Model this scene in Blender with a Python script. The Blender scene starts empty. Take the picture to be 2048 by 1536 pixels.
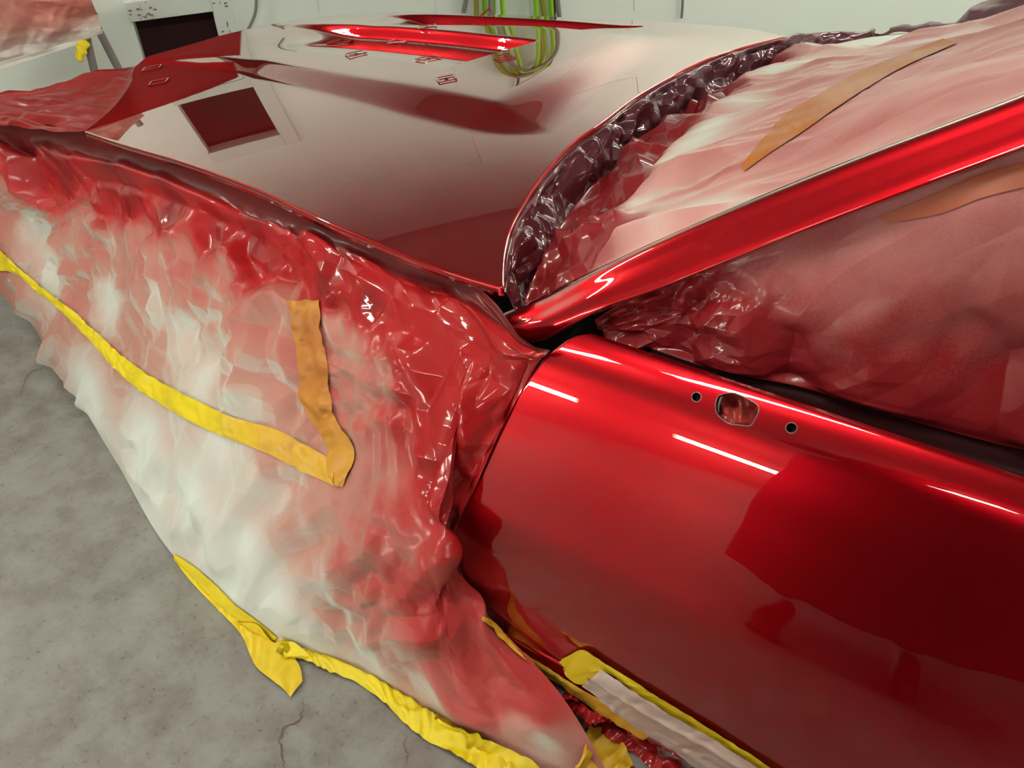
import bpy, bmesh, math, random
import numpy as np
from mathutils import Vector, Matrix
from mathutils.bvhtree import BVHTree
random.seed(7)
C = bpy.context.scene.collection
PI = math.pi
# ------------------------------------------------------------------ camera
F_PX = 1862.19
YAW, PITCH, ROLL = 0.6463, 0.6509, -0.0659
CAM = np.array([0.9078, -1.1877, 1.8021])
_cp, _sp = math.cos(PITCH), math.sin(PITCH)
VIEW = np.array([-math.sin(YAW)*_cp, math.cos(YAW)*_cp, -_sp])
_r0 = np.array([math.cos(YAW), math.sin(YAW), 0.0])
_u0 = np.array([-math.sin(YAW)*_sp, math.cos(YAW)*_sp, _cp])
RIGHT = _r0*math.cos(ROLL) + _u0*math.sin(ROLL)
UP = -_r0*math.sin(ROLL) + _u0*math.cos(ROLL)
cam_data = bpy.data.cameras.new('camera')
cam_data.sensor_width = 36.0
cam_data.lens = F_PX/2048*36.0
cam_data.clip_start = 0.02
cam = bpy.data.objects.new('camera', cam_data)
C.objects.link(cam)
m = Matrix.Identity(4)
for i in range(3):
    m[i][0] = RIGHT[i]; m[i][1] = UP[i]; m[i][2] = -VIEW[i]; m[i][3] = CAM[i]
cam.matrix_world = m
bpy.context.scene.camera = cam

# ------------------------------------------------------------------ world, exposure
sc = bpy.context.scene
w = bpy.data.worlds.new('world'); sc.world = w; w.use_nodes = True
w.node_tree.nodes['Background'].inputs[0].default_value = (0.9, 0.95, 1, 1)
w.node_tree.nodes['Background'].inputs[1].default_value = 0.02
sc.view_settings.view_transform = 'Standard'
sc.view_settings.look = 'None'
sc.view_settings.gamma = 1.0
sc.view_settings.use_curve_mapping = False
sc.view_settings.exposure = 0.18
LAMP_POWER = 42.0        # emission strength of the fluorescent tubes
TUBE_COL = (0.93, 1.0, 0.86)

# ------------------------------------------------------------------ measuring helpers
def ray(px):
    d = VIEW*F_PX + RIGHT*(px[0]-1024) - UP*(px[1]-768)
    return d/np.linalg.norm(d)
def at_z(px, z):
    d = ray(px); return CAM + d*((z-CAM[2])/d[2])
def at_y(px, c, k=0.0):
    d = ray(px); t = (c + k*CAM[0] - CAM[1])/(d[1]-k*d[0]); return CAM + t*d
def at_d(px, dist):
    return CAM + ray(px)*dist
def project(P):
    d = np.asarray(P)-CAM; z = d@VIEW
    return np.stack([1024+F_PX*(d@RIGHT)/z, 768-F_PX*(d@UP)/z], -1)

# ------------------------------------------------------------------ numeric helpers
def smooth(t):
    t = np.clip(t, 0, 1); return t*t*(3-2*t)
def lin_soft(t, s=0.12):
    # linear ramp 0..1 with rounded ends
    a = np.clip(t, 0, 1)
    def sp(x): return np.where(x > 8, x, np.log1p(np.exp(np.minimum(x, 8))))
    k = 1/s*2
    return (sp(t*k)-sp((t-1)*k))/k
def cr(pts, ts):
    """Catmull-Rom through points (chord-length parametrised), sampled at ts in 0..1"""
    P = np.asarray(pts, float)
    d = np.linalg.norm(np.diff(P, axis=0), axis=1)**0.5
    k = np.concatenate([[0], np.cumsum(np.maximum(d, 1e-6))]); k /= k[-1]
    return cr_k(P, k, ts)
def cr_k(P, k, ts):
    P = np.asarray(P, float); n = len(P)
    ts = np.asarray(ts, float)
    i = np.clip(np.searchsorted(k, ts, side='right')-1, 0, n-2)
    h = (k[i+1]-k[i]); t = ((ts-k[i])/h)
    m = np.zeros_like(P)
    dk = np.diff(k); dP = np.diff(P, axis=0)
    sh = (-1,)+(1,)*(P.ndim-1)
    s = dP/dk.reshape(sh)
    if n > 2:
        w0 = dk[1:].reshape(sh); w1 = dk[:-1].reshape(sh)
        m[1:-1] = (s[:-1]*w0+s[1:]*w1)/(w0+w1)
    m[0] = s[0]; m[-1] = s[-1]
    t = t.reshape(sh); h = h.reshape(sh)
    return ((2*t**3-3*t**2+1)*P[i] + (t**3-2*t**2+t)*h*m[i] + (-2*t**3+3*t**2)*P[i+1] + (t**3-t**2)*h*m[i+1])
def loft(stations, nu, nv):
    """stations: [station][row] 3D points -> (nu,nv,3) smooth grid"""
    S = np.asarray(stations, float)
    d = np.linalg.norm(np.diff(S, axis=0), axis=2).mean(1)
    k = np.concatenate([[0], np.cumsum(d)]); k /= k[-1]
    A = cr_k(S, k, np.linspace(0, 1, nu))
    B = np.transpose(A, (1, 0, 2))
    d = np.linalg.norm(np.diff(S, axis=1), axis=2).mean(0)
    k = np.concatenate([[0], np.cumsum(d)]); k /= k[-1]
    B = cr_k(B, k, np.linspace(0, 1, nv))
    return np.transpose(B, (1, 0, 2))
def arcs(G):
    """metric coordinates (a along u, b along v) of a grid"""
    du = np.linalg.norm(np.diff(G, axis=0), axis=2).mean(1); dv = np.linalg.norm(np.diff(G, axis=1), axis=2).mean(0)
    a = np.concatenate([[0], np.cumsum(du)]); b = np.concatenate([[0], np.cumsum(dv)])
    return np.meshgrid(a, b, indexing='ij')
def normals(G):
    gu = np.gradient(G, axis=0); gv = np.gradient(G, axis=1)
    n = np.cross(gu, gv); n /= np.linalg.norm(n, axis=2, keepdims=True)+1e-12
    flip = np.sign(np.sum(n*(CAM-G), axis=2, keepdims=True)); flip[flip == 0] = 1
    return n*np.sign(np.median(flip))
def vnoise(a, b, f, seed):
    rng = np.random.RandomState(seed)
    T = rng.rand(64, 64)
    x = a*f+seed*1.37; y = b*f+seed*2.11
    i = np.floor(x).astype(int); j = np.floor(y).astype(int)
    u = x-i; v = y-j; u = u*u*u*(u*(u*6-15)+10); v = v*v*v*(v*(v*6-15)+10)
    g = lambda p, q: T[p % 64, q % 64]
    return (g(i, j)*(1-u)+g(i+1, j)*u)*(1-v)+(g(i, j+1)*(1-u)+g(i+1, j+1)*u)*v
def fbm(a, b, f, seed, o=4):
    s = 0; w = 1; t = 0
    for k in range(o):
        s = s+w*vnoise(a, b, f, seed+k*17); t += w; w *= .5; f *= 2.07
    return s/t
def tri(x):
    return np.abs((x % 1.0)*2-1)
def folds(a, b, f, seed, n=6, ang=None, spread=PI):
    """sum of sharp triangular folds of random heading, each fading in and out"""
    rng = np.random.RandomState(seed); s = 0
    for k in range(n):
        th = rng.rand()*PI if ang is None else ang+(rng.rand()-.5)*spread
        ff = f*(0.6+rng.rand()*1.3)
        wx = vnoise(a, b, f*.7, seed+k*5+1)*1.4
        mask = np.clip(vnoise(a, b, f*.8, seed+k*7+3)*2.4-.9, 0, 1)
        s = s+mask*(tri(ff*(a*math.cos(th)+b*math.sin(th))+wx+rng.rand())-.5)/(ff/f)
    return s
def worley(a, b, f, seed, ax=1.0):
    """F1 and F2 of a jittered cell pattern"""
    rng = np.random.RandomState(seed); T = rng.rand(64, 64, 2)
    x = a*f; y = b*f*ax
    i = np.floor(x).astype(int); j = np.floor(y).astype(int)
    f1 = np.full(x.shape, 9.0); f2 = np.full(x.shape, 9.0)
    for di in (-1, 0, 1):
        for dj in (-1, 0, 1):
            t = T[(i+di) % 64, (j+dj) % 64]
            d = np.hypot(i+di+t[..., 0]-x, j+dj+t[..., 1]-y)
            f2 = np.minimum(f2, np.maximum(f1, d)); f1 = np.minimum(f1, d)
    return f1, f2
def facets(a, b, f, seed, slope=.4, ax=1.0, warp=.22):
    """crumple of flat triangular facets: heights on a warped triangular lattice, interpolated linearly"""
    rng = np.random.RandomState(seed); T = rng.rand(64, 64)-.5
    wx = a+(vnoise(a, b, f*.6, seed+91)-.5)*2*warp/f; wy = b+(vnoise(a, b, f*.6, seed+92)-.5)*2*warp/f
    th = rng.rand()*PI; x0 = (wx*math.cos(th)-wy*math.sin(th))*f; y0 = (wx*math.sin(th)+wy*math.cos(th))*f*ax
    y = y0/.866; x = x0-y*.5
    i = np.floor(x).astype(int); j = np.floor(y).astype(int); u = x-i; v = y-j
    g = lambda p, q: T[p % 64, q % 64]
    up_ = u+v < 1
    h = np.where(up_, g(i, j)*(1-u-v)+g(i+1, j)*u+g(i, j+1)*v, g(i+1, j+1)*(u+v-1)+g(i+1, j)*(1-v)+g(i, j+1)*(1-u))
    return h*slope*1.6/f
def pleats(a, b, f, seed, stretch=.2, slope=.5, sharp=1.0):
    """long narrow pleats running along b"""
    n = vnoise(a+.25/f*(vnoise(a, b, f*.35, seed+5)-.5), b*stretch, f, seed)
    r = 1-np.abs(2*n-1)**sharp
    m = np.clip(vnoise(a, b*stretch*1.5, f*.45, seed+9)*2-.5, 0, 1)
    return r*m*slope*.5/f
def idw(P, anchors, power=3.0):
    """inverse-distance blend of values placed at 3D points"""
    num = 0; den = 0
    for q, val in anchors:
        d = np.sqrt(((P-np.asarray(q))**2).sum(-1))+.012
        wgt = d**-power
        num = num+wgt[..., None]*np.asarray(val, float); den = den+wgt
    return num/den[..., None]

# ------------------------------------------------------------------ object helpers
def link(name, me, mat=None, parent=None):
    o = bpy.data.objects.new(name, me); C.objects.link(o)
    if mat is not None:
        for mm in (mat if isinstance(mat, (list, tuple)) else [mat]): me.materials.append(mm)
    if parent is not None: o.parent = parent
    return o
def tag(o, label=None, cat=None, group=None, kind=None):
    if label: o['label'] = label
    if cat: o['category'] = cat
    if group: o['group'] = group
    if kind: o['kind'] = kind
    return o
def empty(name, loc, label=None, cat=None, group=None):
    o = bpy.data.objects.new(name, None); C.objects.link(o)
    o.location = loc; o.empty_display_size = .1
    bpy.context.view_layer.update()
    return tag(o, label, cat, group)
def under(o, parent):
    """parent keeping the world place (parents are only translated)"""
    o.parent = parent
    l = parent.location.copy(); p = parent.parent
    while p is not None: l += p.location; p = p.parent
    o.location = o.location - l
    return o
def set_attr(me, **attrs):
    for k, v in attrs.items():
        at = me.attributes.new(k, 'FLOAT', 'POINT')
        at.data.foreach_set('value', np.ascontiguousarray(v, dtype=np.float32).ravel())
def grid_mesh(name, G, keep=None, extra=None):
    nu, nv = G.shape[:2]
    me = bpy.data.meshes.new(name)
    V = G.reshape(-1, 3)
    idx = np.arange(nu*nv).reshape(nu, nv)
    Q = np.stack([idx[:-1, :-1], idx[1:, :-1], idx[1:, 1:], idx[:-1, 1:]], -1).reshape(-1, 4)
    if keep is not None: Q = Q[keep.ravel()]
    if extra is not None:
        V = np.concatenate([V, extra[0]]); Q = np.concatenate([Q, extra[1]])
    n = normals(G); gu = np.gradient(G, axis=0); gv = np.gradient(G, axis=1)
    if np.median(np.sum(n*np.cross(gu, gv), axis=2)) < 0: Q = Q[:, ::-1]
    me.vertices.add(len(V)); me.vertices.foreach_set('co', V.astype(np.float32).ravel())
    me.loops.add(Q.size); me.loops.foreach_set('vertex_index', Q.astype(np.int32).ravel())
    me.polygons.add(len(Q)); me.polygons.foreach_set('loop_start', (np.arange(len(Q))*4).astype(np.int32))
    me.update(calc_edges=True)
    me.polygons.foreach_set('use_smooth', np.ones(len(Q), dtype=bool))
    return me
def bvh_of(G):
    nu, nv = G.shape[:2]
    idx = np.arange(nu*nv).reshape(nu, nv)
    Q = np.stack([idx[:-1, :-1], idx[1:, :-1], idx[1:, 1:], idx[:-1, 1:]], -1).reshape(-1, 4)
    return BVHTree.FromPolygons([Vector(p) for p in G.reshape(-1, 3)], [tuple(int(i) for i in q) for q in Q])
def cast(px, trees, floor=True):
    d = Vector(ray(px)); o = Vector(CAM); best = None
    for t in trees:
        h = t.ray_cast(o, d)
        if h[0] is not None and (best is None or h[3] < best[1]):
            n = h[1]
            if n.dot(d) > 0: n = -n
            best = (h[0], h[3], n)
    if floor:
        t = (0.0-o.z)/d.z
        if best is None or t < best[1]: best = (o+d*t, t, Vector((0, 0, 1)))
    return best
def drape(edge_a, edge_b, n, mcross, trees, off=.002, floor=True, bulge=0.0, rough=0.0, seed=1):
    """a strip laid on the surfaces: both long edges measured, points dropped on what lies under"""
    ts = np.linspace(0, 1, n)
    A = cr(edge_a, ts); B = cr(edge_b, ts)
    G = np.zeros((n, mcross, 3)); N = np.zeros((n, mcross, 3))
    for i in range(n):
        for j in range(mcross):
            s = j/(mcross-1)
            h = cast(A[i]*(1-s)+B[i]*s, trees, floor)
            if h is None: h = (Vector(at_d(A[i]*(1-s)+B[i]*s, last[1])), last[1], last[2])
            last = h; p, _, nn = h
            G[i, j] = p; N[i, j] = nn
    # relax a little so that the strip bridges small dents
    for _ in range(2):
        H = G.copy(); H[1:-1] = (G[:-2]+2*G[1:-1]+G[2:])/4; G = H
    for _ in range(6): 
        H = N.copy(); H[1:-1] = (N[:-2]+N[1:-1]+N[2:])/3; N = H
    N /= np.linalg.norm(N, axis=2, keepdims=True)+1e-9
    a, b = arcs(G)
    s = np.linspace(0, 1, mcross)[None, :]
    h = off+bulge*np.sin(s*PI)+rough*(folds(a, b, 18, seed, 6)+.3)
    return G+N*np.maximum(h, off*.6)[..., None]
def box_bm(bm, c, s, rot=None):
    r = bmesh.ops.create_cube(bm, size=1.0)
    M = Matrix.Translation(Vector(c)) @ (rot.to_4x4() if rot is not None else Matrix.Identity(4)) @ Matrix.Diagonal((s[0], s[1], s[2], 1))
    bmesh.ops.transform(bm, matrix=M, verts=r['verts']); return r['verts']
def bm_obj(name, bm, mat, parent=None, smooth_=False, bevel=0):
    if bevel: bmesh.ops.bevel(bm, geom=bm.edges[:], offset=bevel, segments=2, affect='EDGES', profile=.5)
    bmesh.ops.recalc_face_normals(bm, faces=bm.faces[:])
    me = bpy.data.meshes.new(name); bm.to_mesh(me); bm.free()
    if smooth_:
        for p in me.polygons: p.use_smooth = True
    return link(name, me, mat, parent)
def tube_mesh(name, pts, r, seg=10, closed=False, n=None):
    P = np.asarray(pts, float)
    if n: P = cr(P, np.linspace(0, 1, n))
    T = np.gradient(P, axis=0); T /= np.linalg.norm(T, axis=1, keepdims=True)
    ref = np.array([0.13, .29, .95]); rings = []
    rr = np.broadcast_to(np.asarray(r, float), (len(P),))
    nrm = np.cross(T[0], ref); nrm /= np.linalg.norm(nrm)
    for i in range(len(P)):
        nrm = nrm-T[i]*(nrm@T[i]); nrm /= np.linalg.norm(nrm)
        b = np.cross(T[i], nrm)
        rings.append([P[i]+rr[i]*(math.cos(q)*nrm+math.sin(q)*b) for q in np.linspace(0, 2*PI, seg, endpoint=False)])
    V = [tuple(v) for ring in rings for v in ring]
    Fc = []
    for i in range(len(P)-1):
        for j in range(seg):
            Fc.append((i*seg+j, i*seg+(j+1) % seg, (i+1)*seg+(j+1) % seg, (i+1)*seg+j))
    Fc.append(tuple(range(seg))[::-1]); Fc.append(tuple(range((len(P)-1)*seg, len(P)*seg)))
    me = bpy.data.meshes.new(name); me.from_pydata(V, [], Fc); me.update()
    for p in me.polygons: p.use_smooth = len(p.vertices) == 4
    return me

# ------------------------------------------------------------------ materials
def new_mat(name):
    mt = bpy.data.materials.new(name); mt.use_nodes = True
    nt = mt.node_tree; return mt, nt, nt.nodes['Principled BSDF']
def node(nt, t, **kw):
    n = nt.nodes.new(t)
    for k, v in kw.items(): setattr(n, k, v)
    return n
def plain(name, col, rough=.6, metal=0.0, coat=0.0, noise=0.0, scale=20, spec=.5, bump=0.0):
    mt, nt, b = new_mat(name)
    b.inputs['Base Color'].default_value = (*col, 1); b.inputs['Roughness'].default_value = rough
    b.inputs['Metallic'].default_value = metal; b.inputs['Coat Weight'].default_value = coat
    b.inputs['Specular IOR Level'].default_value = spec
    if noise or bump:
        tc = node(nt, 'ShaderNodeTexCoord'); nz = node(nt, 'ShaderNodeTexNoise'); nz.inputs['Scale'].default_value = scale
        nz.inputs['Detail'].default_value = 6
        nt.links.new(tc.outputs['Object'], nz.inputs['Vector'])
        if noise:
            mx = node(nt, 'ShaderNodeMixRGB'); mx.inputs[1].default_value = (*[c*(1-noise) for c in col], 1)
            mx.inputs[2].default_value = (*[min(1, c*(1+noise)) for c in col], 1)
            nt.links.new(nz.outputs['Fac'], mx.inputs[0]); nt.links.new(mx.outputs[0], b.inputs['Base Color'])
        if bump:
            bp = node(nt, 'ShaderNodeBump'); bp.inputs['Strength'].default_value = bump; bp.inputs['Distance'].default_value = .004
            nt.links.new(nz.outputs['Fac'], bp.inputs['Height']); nt.links.new(bp.outputs[0], b.inputs['Normal'])
    return mt
def car_paint():
    mt, nt, b = new_mat('candy_red_paint')
    tc = node(nt, 'ShaderNodeTexCoord')
    vo = node(nt, 'ShaderNodeTexVoronoi'); vo.inputs['Scale'].default_value = 900
    nt.links.new(tc.outputs['Object'], vo.inputs['Vector'])
    rp = node(nt, 'ShaderNodeMapRange'); rp.inputs[3].default_value = .29; rp.inputs[4].default_value = .33
    nt.links.new(vo.outputs['Color'], rp.inputs[0]); nt.links.new(rp.outputs[0], b.inputs['Roughness'])
    b.inputs['Base Color'].default_value = (0.40, 0.0016, 0.0065, 1)
    b.inputs['Metallic'].default_value = .86
    b.inputs['Specular Tint'].default_value = (.5, .03, .04, 1)
    # clear coat: a mirror layer that grows towards grazing view
    lw = node(nt, 'ShaderNodeLayerWeight'); lw.inputs['Blend'].default_value = .5
    mr = node(nt, 'ShaderNodeValToRGB'); e = mr.color_ramp.elements; mr.color_ramp.interpolation = 'B_SPLINE'
    e[0].position = 0; e[0].color = (.03, .03, .03, 1); e[1].position = 1; e[1].color = (1, 1, 1, 1)
    for p_, v_ in ((.20, .035), (.36, .065), (.50, .20), (.66, .60), (.82, .82)):
        k = e.new(p_); k.color = (v_, v_, v_, 1)
    nt.links.new(lw.outputs['Facing'], mr.inputs[0])
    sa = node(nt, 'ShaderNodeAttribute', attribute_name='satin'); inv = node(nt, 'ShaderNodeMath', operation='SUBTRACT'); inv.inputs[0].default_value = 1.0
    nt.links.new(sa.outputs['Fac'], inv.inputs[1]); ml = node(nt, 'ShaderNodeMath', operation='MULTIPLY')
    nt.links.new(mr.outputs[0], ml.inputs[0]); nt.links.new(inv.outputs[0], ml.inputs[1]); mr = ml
    gl = node(nt, 'ShaderNodeBsdfGlossy'); gl.inputs['Roughness'].default_value = .008; gl.inputs['Color'].default_value = (1, .97, .95, 1)
    mx = node(nt, 'ShaderNodeMixShader'); nt.links.new(mr.outputs[0], mx.inputs[0])
    nt.links.new(b.outputs[0], mx.inputs[1]); nt.links.new(gl.outputs[0], mx.inputs[2])
    nt.links.new(mx.outputs[0], nt.nodes['Material Output'].inputs['Surface'])
    return mt
def masking(name, clean, pink, red, wet_rough=.12, dry_rough=.62, wet_metal=.55, coat_ior=1.7):
    """masking film or paper: 'spray' = how much paint landed, its top range also painted shade, 'wet' = how closed and glossy that coat is"""
    mt, nt, b = new_mat(name)
    a1 = node(nt, 'ShaderNodeAttribute', attribute_name='spray'); a2 = node(nt, 'ShaderNodeAttribute', attribute_name='wet')
    tc = node(nt, 'ShaderNodeTexCoord')
    nz = node(nt, 'ShaderNodeTexNoise'); nz.inputs['Scale'].default_value = 260; nz.inputs['Detail'].default_value = 3
    nt.links.new(tc.outputs['Object'], nz.inputs['Vector'])
    mr = node(nt, 'ShaderNodeMapRange'); mr.inputs[3].default_value = -.05; mr.inputs[4].default_value = .05
    nt.links.new(nz.outputs['Fac'], mr.inputs[0])
    ad = node(nt, 'ShaderNodeMath', operation='ADD'); nt.links.new(a1.outputs['Fac'], ad.inputs[0]); nt.links.new(mr.outputs[0], ad.inputs[1])
    cr_ = node(nt, 'ShaderNodeValToRGB'); e = cr_.color_ramp.elements
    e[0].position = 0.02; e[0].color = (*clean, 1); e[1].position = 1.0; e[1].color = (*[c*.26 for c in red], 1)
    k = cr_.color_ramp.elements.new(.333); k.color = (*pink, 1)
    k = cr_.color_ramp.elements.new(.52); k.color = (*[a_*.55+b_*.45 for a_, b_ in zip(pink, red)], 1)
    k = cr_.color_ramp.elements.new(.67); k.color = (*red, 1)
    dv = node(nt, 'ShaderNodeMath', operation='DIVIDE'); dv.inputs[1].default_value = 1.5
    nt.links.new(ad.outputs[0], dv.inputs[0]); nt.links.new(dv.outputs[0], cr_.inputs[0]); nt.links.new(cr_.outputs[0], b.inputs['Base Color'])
    def rng(lo, hi, sock):
        r = node(nt, 'ShaderNodeMapRange'); r.inputs[3].default_value = lo; r.inputs[4].default_value = hi
        nt.links.new(a2.outputs['Fac'], r.inputs[0]); nt.links.new(r.outputs[0], b.inputs[sock])
    rng(dry_rough, wet_rough+.25, 'Roughness'); rng(0.0, .75, 'Coat Weight'); rng(.4, .12, 'Specular IOR Level'); rng(0.0, wet_metal, 'Metallic')
    rng(.35, wet_rough*.35, 'Coat Roughness')
    b.inputs['Coat IOR'].default_value = coat_ior
    return mt
M_PAINT = car_paint()
PAPER = (.68, .67, .62); PINK = (.47, .225, .180); RED = (.42, .010, .012)
M_MASK = masking('sprayed_masking_paper', PAPER, PINK, RED, wet_metal=0.0, coat_ior=1.5)
M_GLASSMASK = masking('sprayed_windscreen_film', (.72, .70, .62), (.58, .27, .25), (.26, .010, .014), wet_rough=.16, wet_metal=0.0, coat_ior=1.5)
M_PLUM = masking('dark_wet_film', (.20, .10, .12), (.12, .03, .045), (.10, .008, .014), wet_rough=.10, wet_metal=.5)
M_TAPE = masking('yellow_masking_tape', (.80, .58, .010), (.62, .28, .03), (.35, .06, .02), dry_rough=.5, wet_metal=.1)
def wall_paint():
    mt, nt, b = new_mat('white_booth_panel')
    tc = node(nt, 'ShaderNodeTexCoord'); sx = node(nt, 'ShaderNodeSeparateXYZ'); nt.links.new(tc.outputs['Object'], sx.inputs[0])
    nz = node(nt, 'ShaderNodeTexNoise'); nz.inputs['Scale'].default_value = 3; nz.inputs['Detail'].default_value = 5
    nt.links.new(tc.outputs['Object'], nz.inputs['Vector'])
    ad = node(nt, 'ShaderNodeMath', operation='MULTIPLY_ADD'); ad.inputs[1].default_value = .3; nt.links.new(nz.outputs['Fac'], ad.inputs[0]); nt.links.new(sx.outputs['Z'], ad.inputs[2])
    r = node(nt, 'ShaderNodeValToRGB'); e = r.color_ramp.elements      # light falloff towards the ceiling painted in, softening the bonnet's mirror image
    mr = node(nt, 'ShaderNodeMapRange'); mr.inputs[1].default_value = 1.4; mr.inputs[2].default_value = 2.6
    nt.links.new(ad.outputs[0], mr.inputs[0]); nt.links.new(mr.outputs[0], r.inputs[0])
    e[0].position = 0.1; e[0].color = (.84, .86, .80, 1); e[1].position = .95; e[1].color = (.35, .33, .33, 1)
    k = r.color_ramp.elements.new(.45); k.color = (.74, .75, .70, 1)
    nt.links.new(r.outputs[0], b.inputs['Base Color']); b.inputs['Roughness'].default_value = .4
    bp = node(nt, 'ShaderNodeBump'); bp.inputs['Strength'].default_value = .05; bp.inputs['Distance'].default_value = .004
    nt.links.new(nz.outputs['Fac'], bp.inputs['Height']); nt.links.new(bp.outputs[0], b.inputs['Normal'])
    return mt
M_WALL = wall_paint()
M_FRAME = plain('chipped_white_frame', (.72, .73, .68), .5)
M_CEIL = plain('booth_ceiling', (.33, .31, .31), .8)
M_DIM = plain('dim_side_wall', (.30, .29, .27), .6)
M_DARK = plain('dark_red_filter', (.030, .004, .005), .9, noise=.4, scale=60)
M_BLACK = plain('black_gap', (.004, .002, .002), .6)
M_RUBBER = plain('painted_weatherstrip', (.020, .002, .003), .5, spec=.08)
M_GREY = plain('grey_painted_steel', (.22, .20, .19), .5, noise=.15)
M_GREEN = plain('green_hose', (.28, .55, .02), .45)
M_YELLOWGREEN = plain('olive_hose', (.30, .26, .03), .45)
M_BROWN = plain('brown_cable', (.06, .02, .018), .5)
M_STEEL = plain('bare_hole_rim', (.30, .16, .16), .35, metal=.5)
M_DARK_PANEL = plain('added_dark_panel', (.055, .012, .012), .7, noise=.3, scale=12)
M_DARKROOM = plain('dark_unseen_wall', (.035, .030, .030), .8)  # front wall and added annex, dark for the car door's mirror image
M_LIT, _nt, _b = new_mat('lit_tube')
_b.inputs['Emission Color'].default_value = (*TUBE_COL, 1); _b.inputs['Emission Strength'].default_value = LAMP_POWER
_b.inputs['Base Color'].default_value = (.8, .8, .8, 1)

# ------------------------------------------------------------------ the booth
W0 = at_d((345, 72), 4.2); W0[2] = 0
WE = np.array([0.62635, 0.77954, 0.0]); WN = np.array([0.77954, -0.62635, 0.0])   # along the far wall, out of it
S_MIN, S_MAX, DEPTH, HT = -2.6, 6.4, 6.3, 2.5
def room(s, d, z): return W0 + WE*s + WN*d + np.array([0, 0, z])
def on_wall(px, d=0.0):
    r = ray(px); t = ((W0+WN*d-CAM)@WN)/(r@WN); P = CAM+r*t; q = P-W0
    return q@WE, P[2]
def room_box(name, s0, s1, d0, d1, z0, z1, mat, parent=None, bevel=0):
    bm = bmesh.new(); v = [bm.verts.new(room(s, d, z)) for s in (s0, s1) for d in (d0, d1) for z in (z0, z1)]
    for f in ((0, 1, 3, 2), (4, 6, 7, 5), (0, 4, 5, 1), (2, 3, 7, 6), (0, 2, 6, 4), (1, 5, 7, 3)): bm.faces.new([v[i] for i in f])
    return bm_obj(name, bm, mat, parent, bevel=bevel)
def floor_material():
    mt, nt, b = new_mat('oversprayed_concrete')
    tc = node(nt, 'ShaderNodeTexCoord')
    def nz(scale, det=8, rough=.6):
        n = node(nt, 'ShaderNodeTexNoise'); n.inputs['Scale'].default_value = scale; n.inputs['Detail'].default_value = det
        n.inputs['Roughness'].default_value = rough; nt.links.new(tc.outputs['Object'], n.inputs['Vector']); return n
    def ramp(src, p0, c0, p1, c1):
        r = node(nt, 'ShaderNodeValToRGB'); e = r.color_ramp.elements
        e[0].position = p0; e[0].color = (*c0, 1); e[1].position = p1; e[1].color = (*c1, 1)
        nt.links.new(src, r.inputs[0]); return r
    r1 = ramp(nz(3.2, 10, .65).outputs['Fac'], .36, (.165, .135, .125), .62, (.27, .25, .235))
    r2 = ramp(nz(1.7, 6).outputs['Fac'], .40, (0, 0, 0), .66, (1, 1, 1))
    m1 = node(nt, 'ShaderNodeMixRGB'); m1.inputs[2].default_value = (.19, .12, .112, 1)
    sc_ = node(nt, 'ShaderNodeMath', operation='MULTIPLY'); sc_.inputs[1].default_value = .55
    nt.links.new(r2.outputs[0], sc_.inputs[0]); nt.links.new(sc_.outputs[0], m1.inputs[0]); nt.links.new(r1.outputs[0], m1.inputs[1])
    r3 = ramp(nz(70, 4).outputs['Fac'], .30, (.25, .2, .18), .42, (1, 1, 1))
    m2 = node(nt, 'ShaderNodeMixRGB', blend_type='MULTIPLY'); m2.inputs[0].default_value = .6
    nt.links.new(m1.outputs[0], m2.inputs[1]); nt.links.new(r3.outputs[0], m2.inputs[2])
    r4 = ramp(nz(11, 8).outputs['Fac'], .42, (0, 0, 0), .60, (.42, .42, .42))
    m3 = node(nt, 'ShaderNodeMixRGB'); m3.inputs[2].default_value = (.32, .305, .29, 1)
    nt.links.new(r4.outputs[0], m3.inputs[0]); nt.links.new(m2.outputs[0], m3.inputs[1]); nt.links.new(m3.outputs[0], b.inputs['Base Color'])
    b.inputs['Roughness'].default_value = .62
    bp = node(nt, 'ShaderNodeBump'); bp.inputs['Strength'].default_value = .25; bp.inputs['Distance'].default_value = .003
    nt.links.new(nz(26, 8).outputs['Fac'], bp.inputs['Height']); nt.links.new(bp.outputs[0], b.inputs['Normal'])
    return mt
M_FLOOR = floor_material()
# vent openings: lower one seen over the bonnet's nose, upper one added for its mirror image in the bonnet
vl = [on_wall(p) for p in ((265, 43), (425, 22), (284, 120), (440, 80))]
V_S0, V_S1 = vl[0][0], vl[1][0]; V_Z1 = (vl[0][1]+vl[1][1])/2
VENTS = [(V_S0, V_S1, V_Z1-.60, V_Z1)]
VENTS.append((-.135, .205, 1.26, 1.585))
def wall_with_openings(name, s0, s1, z0, z1, d, holes, mat):
    ss = sorted({s0, s1, *[h[0] for h in holes], *[h[1] for h in holes]}); zs = sorted({z0, z1, *[h[2] for h in holes], *[h[3] for h in holes]})
    bm = bmesh.new()
    for i in range(len(ss)-1):
        for j in range(len(zs)-1):
            cs, cz = (ss[i]+ss[i+1])/2, (zs[j]+zs[j+1])/2
            if any(h[0] < cs < h[1] and h[2] < cz < h[3] for h in holes): continue
            bm.faces.new([bm.verts.new(room(s, d, z)) for s, z in ((ss[i], zs[j]), (ss[i+1], zs[j]), (ss[i+1], zs[j+1]), (ss[i], zs[j+1]))])
    bmesh.ops.remove_doubles(bm, verts=bm.verts[:], dist=1e-5)
    return bm_obj(name, bm, mat)
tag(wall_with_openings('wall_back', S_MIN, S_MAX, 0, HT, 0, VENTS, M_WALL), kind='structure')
ANNEX_D = 5.28                                           # dark opening and annex added from here for the car door's mirror image
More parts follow.
